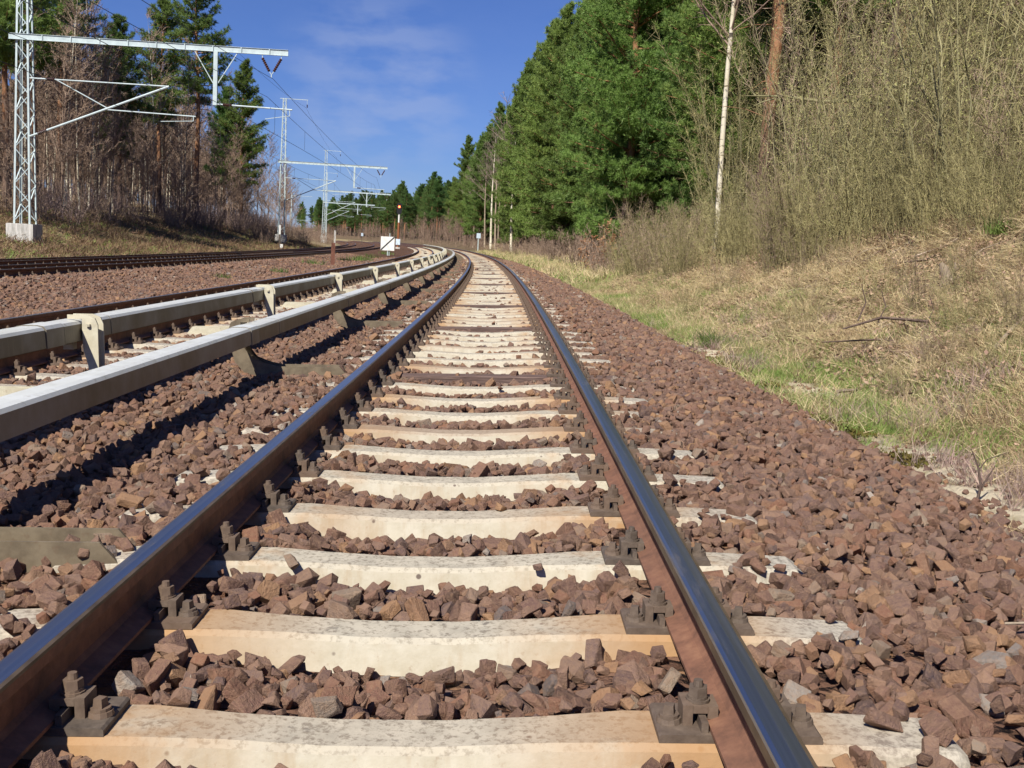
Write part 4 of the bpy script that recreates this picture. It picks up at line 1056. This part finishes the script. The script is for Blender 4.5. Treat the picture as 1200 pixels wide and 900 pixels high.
def build_woods():
    n = 380; wood('left_understory', (RNG.uniform(40, 330, n), -37 - 45 * RNG.random(n)), BARE, .38, .75)
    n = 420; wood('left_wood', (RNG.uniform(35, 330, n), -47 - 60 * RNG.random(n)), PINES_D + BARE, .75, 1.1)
    n = 260; wood('far_wood', (RNG.uniform(150, 640, n), 17 + 60 * RNG.random(n) ** 1.3), PINES_D + PINES[:2], .75, 1.08)
    n = 140; wood('right_understory', (RNG.uniform(10, 48, n), 12 + 14 * RNG.random(n)), BARE[:2] + OLIVE, .4, .8)
    n = 120; wood('right_wood', (RNG.uniform(8, 150, n), 22 + 40 * RNG.random(n)), PINES_D, .8, 1.1)
    n = 420; wood('understory', (RNG.uniform(165, 640, n), 4.5 + 30 * RNG.random(n) ** 1.7), BARE, .2, .6)


build_woods()

THK = [shrub(60 + k, 5.2 + .4 * k, 34, .75, .45, 24, 'stem_green', ('twig_olive', 'twig_olive', 'twig_olive', 'twig_brown')[k], 1.2, .0145, .0095, lean=(-.12 + .08 * k, 0)) for k in range(4)]
LOW = [shrub(70 + k, 1.7 + .3 * k, 36, .7, .55, 30, 'twig_olive', ('twig_olive', 'twig_olive', 'twig_olive', 'twig_brown')[k], .9, .008, .008, bud_size=.02) for k in range(4)]
BRN = [shrub(80 + k, 2.3 + .3 * k, 30, .8, .5, 20, 'twig_brown', 'twig_brown', 0, .013, .020) for k in range(3)]
PUR = [shrub(90 + k, 2.2 + .3 * k, 30, .9, .5, 18, 'twig_purple', 'twig_purple', 0, .014, .026) for k in range(3)]


def build_shrubs():
    k = 0
    for s, d in [(s, d) for s in np.arange(11.5, 36, 2.3) for d in (7.0, 9.2, 12.0)]:
        ss, dd = s + random.uniform(-.9, .9), d + random.uniform(-.7, .7) + (.6 if s < 14 else 0)
        if dd < ss * .18 + 1.2: continue
        plant_shrub('thicket_shrub', 'tall olive many-stemmed shrub in the thicket on the right bank', 'tall shrubs of the right thicket', THK[k % 4], ss, dd, random.uniform(.75, 1.2)); k += 1
        if d < 9 and ss < 24:
            for q in (-.5, .5): plant_shrub('low_shrub', 'low fine-twigged yellowish shrub at the foot of the thicket', 'low shrubs below the thicket', LOW[k % 3], ss - .5 + q, dd - .75 + .2 * q, random.uniform(.45, .8))
    for i in range(16):
        s = 13 + i * 1.5; d = 10 + random.random() * 6
        plant_tree('thicket_tree', 'young olive branched tree inside the thicket on the right bank', 'tree', 'young trees in the right thicket', OLIVE[i % 3], s + random.uniform(-1, 1), d, sc=random.uniform(.9, 1.25))
    for i in range(22):
        s = 13 + random.random() * 9; d = max(6.3, s * .40) + random.random() * 1.6
        plant_shrub('low_shrub', 'low fine-twigged yellowish shrub at the foot of the thicket', 'low shrubs below the thicket', LOW[i % 4], s, d, random.uniform(.5, .85))
    for i in range(64):
        s = 11.5 + random.random() ** 1.1 * 25; d = 5.9 + random.random() * 2.0 - (.9 if s > 19 else 0) - (.8 if s > 25 else 0) + (.9 if s < 16 else 0)
        plant_shrub('low_shrub', 'low fine-twigged yellowish shrub at the foot of the thicket', 'low shrubs below the thicket', LOW[i % 4], s, d, random.uniform(.55, 1.0))
    for i in range(60):
        s = 33 + random.random() ** 1.2 * 150; d = 3.7 + random.random() * 1.8 + (1.2 if 60 > s > 45 else 0) * .3
        plant_shrub('dry_shrub', 'dry brown shrub at the foot of the pines', 'dry shrubs below the pines', BRN[i % 3], s, d, random.uniform(.35, .8))
    for i in range(95):
        s = 40 + random.random() * 130; d = -23.6 - random.random() * 5
        plant_shrub('bank_shrub', 'greyish purple twiggy shrub on the left bank', 'twiggy shrubs on the left bank', PUR[i % 3] if random.random() < .65 else BRN[i % 3], s, d, random.uniform(.6, 1.15))
    for i in range(80):
        s = 100 + random.random() ** 1.1 * 200; d = -18.8 - random.random() * 5
        plant_shrub('reddish_shrub', 'reddish brown shrub beside the second mast', 'reddish shrubs near the second mast', BRN[i % 3], s, d, random.uniform(.55, .95))
    for i in range(26):
        s = 6.5 + random.random() * 16; d = 3.3 + random.random() * 2.6
        plant_shrub('small_shrub', 'tiny bare shrub sprouting from the grass of the right bank', 'tiny shrubs on the right bank', LOW[(0, 1, 3)[i % 3]], s, d, random.uniform(.16, .36))
    o = shrub(99, 2.2, 16, .5, .4, 20, 'twig_brown', 'twig_brown', 2.0, .01, .01, 'orange_leaf', .09)
    plant_shrub('leafy_shrub', 'shrub still holding its orange brown leaves beside the track', None, o, 41, 4.1, 1.0)


build_shrubs()


# ------------------------------------------------------------------ grass, litter, sticks
def tuft(seed, n, h, w, sp, mat, flat=0.0):
    rg = np.random.default_rng(seed); B = np.stack([rg.normal(0, sp, n), rg.normal(0, sp, n), np.full(n, -.01)], 1)
    d = unit(np.stack([rg.normal(0, .5 + flat, n), rg.normal(0, .5 + flat, n), np.abs(rg.normal(1, .3, n)) * (1 - flat * .75)], 1)); L = rg.uniform(.5, 1.1, n) * h
    mid = B + d * (L * .55)[:, None]; d2 = unit(d + rg.normal(0, .4, (n, 3)) * [1, 1, .3] - np.array([0, 0, .28])); tip = mid + d2 * (L * .5)[:, None]
    side = unit(np.cross(d, rg.normal(size=(n, 3)))) * (w / 2); V = np.stack([B - side, B + side, mid + side * .7, mid - side * .7, tip], 1).reshape(-1, 3)
    k = np.arange(n)[:, None] * 5; F = np.concatenate([k + [0, 1, 2], k + [0, 2, 3], k + [3, 2, 4]])
    return arr_mesh('tuft', V, F, [mat])


def leaf_litter(seed, mat):
    rg = np.random.default_rng(seed); n = 16; c = np.stack([rg.normal(0, .10, n), rg.normal(0, .10, n), rg.uniform(.0, .03, n)], 1); T = []
    for p in c:
        a = unit(rg.normal(size=3) * [1, 1, .35]); b = unit(np.cross(a, [0, 0, 1]) + rg.normal(0, .25, 3)); l = rg.uniform(.010, .024)
        T += [(p - a * l, p + b * l * .5, p + a * l), (p - a * l, p + a * l, p - b * l * .5)]
    return soup('leaf_litter', np.array(T), [mat])


def build_ground_cover():
    def field(n, s0, s1, d0, d1, pw=1.4):
        s = s0 + (s1 - s0) * RNG.random(n) ** pw; d = RNG.uniform(d0, d1, n); return s, d
    def blob(s, d): return sum(np.exp(-(((s - a) / b1) ** 2 + ((d - c) / b2) ** 2)) for a, c, b1, b2 in SAND)
    def put(name, s, d, protos, lo, hi, flat=.25, zoff=0.0):
        z = ground_z(s, d) + zoff; n = len(s); P = G(s, d, z); sc = RNG.uniform(lo, hi, n)
        scatter(name, P, np.stack([RNG.normal(0, flat, n), RNG.normal(0, flat, n), RNG.uniform(0, 6.283, n)], 1), np.stack([sc, sc, sc], 1), RNG.integers(0, len(protos), n), protos, kind='stuff')
    straw = [tuft(200 + k, 26, .20, .0045, .05, ('straw', 'bank_straw', 'straw', 'straw')[k], .25) for k in range(4)]; green = [tuft(210 + k, 30, .12, .0045, .05, 'green_grass') for k in range(3)]
    purp = [tuft(220 + k, 34, .30, .006, .05, 'purple_grass') for k in range(2)]; mat_ = [tuft(230 + k, 26, .27, .0042, .085, ('straw', 'bank_brown', 'straw', 'straw')[k], .9) for k in range(4)]
    moss = [tuft(240 + k, 24, .035, .014, .05, 'moss', .3) for k in range(2)]; lit = [leaf_litter(250 + k, 'dead_leaf') for k in range(4)]
    # verge
    s, d = field(7000, 3, 34, 2.5, 5.2, 1.25); m = (blob(s, d) < RNG.uniform(.05, .75, len(s))) & (RNG.random(len(s)) < .35 + .65 * (lump(s, d, 1.3, 4) > -.1)); put('dry_grass', s[m], d[m], straw, .5, 1.2)
    s, d = field(9500, 3.5, 34, 2.55, 4.6, 1.2); m = (blob(s, d) < RNG.uniform(.05, .6, len(s))) & ((d < 3.7) & (s > 7) & (lump(s, d, .9, 3) > -.25) | (lump(s, d, 1.1, 7) > .05) | (np.abs(s - 17) < 5) & (d < 3.7)); put('green_grass', s[m], d[m], green, .5, 1.25)
    s, d = field(700, 4, 18, 2.6, 4.4); m = lump(s, d, 1.7, 12) > .25; put('purple_moor_grass', s[m], d[m], purp, .4, .95)
    s, d = field(1500, 3.2, 12, 2.25, 2.75, 1.1); m = lump(s, d, 2.6, 3) > .1; put('moss', s[m], d[m], moss, .6, 1.3, .1, .025)
    s, d = field(2600, 3.2, 16, 2.2, 3.3, 1.2); m = (blob(s, d) > RNG.uniform(.1, .9, len(s))) | (d < 2.55); put('loose_grit', s[m], d[m], stone_variants(6), .008, .024, .5, .004)
    tus = [tuft(290 + k, 110, .30, .0045, .075, ('straw', 'bank_straw', 'straw')[k], .35) for k in range(3)]
    s, d = field(260, 4.2, 24, 2.9, 6.2, 1.2); m = blob(s, d) < .3; put('grass_tussocks', s[m], d[m], tus, .55, 1.25, .2)
    # slope: matted straw and fallen leaves
    s, d = field(11000, 4.5, 32, 3.4, 8.5, 1.2); m = (blob(s, d) < .35) & (RNG.random(len(s)) < .25 + .75 * sstep(-.35, .25, lump(s, d, 1.6, 21) + .5 * lump(s, d, 4.1, 2))); put('matted_straw', s[m], d[m], mat_, .5, 1.2, .35, .01)
    s, d = field(12000, 4.5, 30, 3.3, 9.0, 1.25); m = (blob(s, d) < .5) & (RNG.random(len(s)) < .2 + .8 * sstep(-.3, .3, -lump(s, d, 1.6, 21))); put('leaf_litter', s[m], d[m], lit, .8, 1.6, .3, .015)
    # sparse weeds on sand, far verge, left bank
    s, d = field(4000, 34, 140, 2.7, 5.0, 1.3); put('far_verge_grass', s, d, [tuft(260, 16, .45, .022, .16, 'straw'), tuft(261, 16, .35, .022, .16, 'green_grass')], .6, 1.2)
    s = 36 + 115 * RNG.random(9000) ** 1.2; d = -17.3 - RNG.random(9000) * 9; put('bank_grass', s, d, [tuft(270, 18, .55, .028, .2, 'bank_straw', .35), tuft(271, 18, .5, .028, .2, 'bank_brown', .35), tuft(272, 18, .5, .026, .2, 'bank_straw', .5), tuft(273, 18, .45, .026, .2, 'bank_brown', .5), tuft(274, 16, .35, .026, .2, 'green_grass', .2)], .55, 1.15)
    # forest floor behind
    s = 30 + 130 * RNG.random(5000); d = np.where(RNG.random(5000) < .5, -25 - RNG.random(5000) * 20, 5 + RNG.random(5000) * 12); put('forest_floor_grass', s, d, [tuft(280, 18, .7, .03, .3, 'dead_leaf', .3), tuft(281, 18, .6, .03, .3, 'straw', .4)], .6, 1.3)
    # weeds in the gravel strip
    WEED = ('broadest of those before the white board', 'close to the second track, before the white board', 'third of the row before the white board', 'small one left of the row before the board', 'left of the rust red post', 'well left of the rust red post', 'nearest to the white board', 'just behind the white board', 'smallest and nearest to the camera')
    for i, (s, d, sc) in enumerate(((60, -7.0, 1.0), (62, -6.6, .8), (64, -7.1, .9), (57.5, -7.4, .7), (47, -7.6, .8), (36, -7.0, .6), (71, -7.2, 1.0), (90, -7.3, 1.1), (29, -7.2, .5))):
        me = tuft(300 + i, 90, .42, .03, .28, 'weed_green'); M = MG(s, d, zt_bed(s, d) - .02, 0, sc)
        thing('weed_clump', 'green weed clump in the gravel strip, ' + WEED[i], 'plant', M, 'weed clumps in the gravel strip', me)
    # sticks lying on the slope
    G_ = 'sticks lying on the right bank'
    for i in range(44):
        s, d = 5 + random.random() * 11, 3.4 + random.random() * 3.2; z = float(ground_z(s, d)); l = random.uniform(.3, 1.3); a = random.uniform(0, 3.14); b = MB()
        ds_, dd_ = math.cos(a) * l / 2, math.sin(a) * l / 2; org = G(s, d, z)
        pts = [G(s + ds_ * t, d + dd_ * t, float(ground_z(s + ds_ * t, d + dd_ * t)) + .04 + .03 * math.sin(t * 4 + i)) - org for t in (-1, -.4, .2, 1)]
        b.tube(pts, [.016, .014, .011, .005], 5)
        thing('stick', 'loose dry stick lying among leaves on the right bank', 'stick', Matrix.Translation(Vector(org)), G_, b.mesh('stick', ['stick' if i % 3 else 'dark_stick']))


build_ground_cover()


def bank_things():
    def at(s, d): return float(ground_z(s, d))
    # broken stump
    s, d = 12.0, 5.2; M = MG(s, d, at(s, d)); b = MB()
    b.tube([(0, 0, -.2), (.0, 0, .06), (-.04, .02, .17), (-.09, .03, .25)], [.10, .075, .06, .02], 9); b.tube([(.02, 0, .1), (.07, .0, .2), (.06, .0, .27)], [.03, .02, .004], 5); b.tube([(.05, .02, -.05), (.15, .03, .03), (.26, .02, .0)], [.04, .028, .01], 5)
    thing('tree_stump', 'grey splintered tree stump on the leafy slope', 'stump', M, None, b.mesh('tree_stump', ['stick']))
    # curved dead branch with upright twigs
    s, d = 10.2, 4.15; M = MG(s, d, at(s, d), .25); b = MB(); b.tube([(-.75, 0, .12), (-.35, 0, .24), (.2, .02, .22), (.95, .05, .12)], [.008, .014, .018, .02], 6)
    for x, h in ((-.6, .35), (-.38, .3), (-.1, -.22), (.15, .28)): b.tube([(x, 0, .2), (x + .08, .02, .2 + h * .5), (x + .02, .03, .2 + h)], [.009, .007, .003], 5)
    b.tube([(-.9, .1, -.02), (-.3, .12, .02), (.5, .1, .0)], [.006, .01, .008], 5)
    thing('dead_branch', 'dark curved dead branch lying across the grassy slope', 'branch', M, None, b.mesh('dead_branch', ['dark_stick']))
    s, d = 5.2, 2.62; M = MG(s, d, at(s, d), 0); b = MB(); b.tube([(0, 0, -.05), (.015, 0, .07), (.0, .02, .16), (-.045, .02, .25)], [.008, .007, .005, .002], 6); b.tube([(.015, 0, .05), (.055, .02, .11), (.085, .02, .17)], [.006, .004, .002], 5); b.tube([(.0, .02, .14), (.04, .02, .2), (.14, .02, .24)], [.004, .003, .0015], 5)
    thing('sapling', 'small dark bare sapling at the edge of the ballast on the right', 'sapling', M, None, b.mesh('sapling', ['dark_stick']))
    for i, (s, d, lb) in enumerate(((13.2, 6.3, 'round green grass clump high on the leafy slope'), (13.4, 2.85, 'bright green tuft where the verge narrows beside the track'))):
        thing('grass_clump', lb, 'grass clump', MG(s, d, at(s, d), 0, .9), None, tuft(400 + i, 130, .32, .014, .09, 'weed_green'))
    s, d = 2.85, 1.75; z = zt_bed(s, d) + .03; b = MB(); b.tube([(-.09, .02, 0), (-.03, .0, .012), (.04, -.02, .01), (.1, -.05, .0)], [.004, .0045, .004, .002], 5)
    thing('twig', 'thin pale twig lying on the brown ballast at right', 'twig', MG(s, d, z), None, b.mesh('twig', ['stick']))


bank_things()


def old_tree():
    """Dark trunk in the thicket with one long mossy limb reaching left over the bushes."""
    s, d = 23.5, 8.4; z = float(ground_z(s, d)); M = MG(s, d, z, 0); t = thing('old_tree', 'dark trunk with a long level mossy limb reaching towards the white birch', 'tree', M)
    b = MB(); b.tube([(.1, 0, -.3), (.03, 0, 1.2), (-.05, .05, 2.6), (.02, .1, 4.2), (.25, .1, 6.2)], [.10, .085, .07, .05, .015], 8); obj('trunk', b.mesh('trunk', ['dark_stick'], True), M, t)
    h = 4.32 - z; b = MB(); b.tube([(-.04, .03, h), (-.7, -.1, h + .06), (-1.5, -.15, h - .02), (-2.3, -.1, h + .05), (-3.2, -.2, h + .0)], [.05, .046, .038, .03, .012], 7)
    for x, dx, dz in ((-.9, -.35, -.5), (-1.6, -.5, -.42), (-2.2, -.4, .3), (-2.5, -.5, -.22), (-2.9, -.25, .2), (-1.2, .25, .4), (-1.9, -.1, -.55)):
        b.tube([(x, -.14, h), (x + dx * .6, -.2, h + dz * .5), (x + dx, -.25, h + dz)], [.018, .012, .004], 5)
    obj('limb', b.mesh('limb', ['stem_green'], True), M, t)


old_tree()
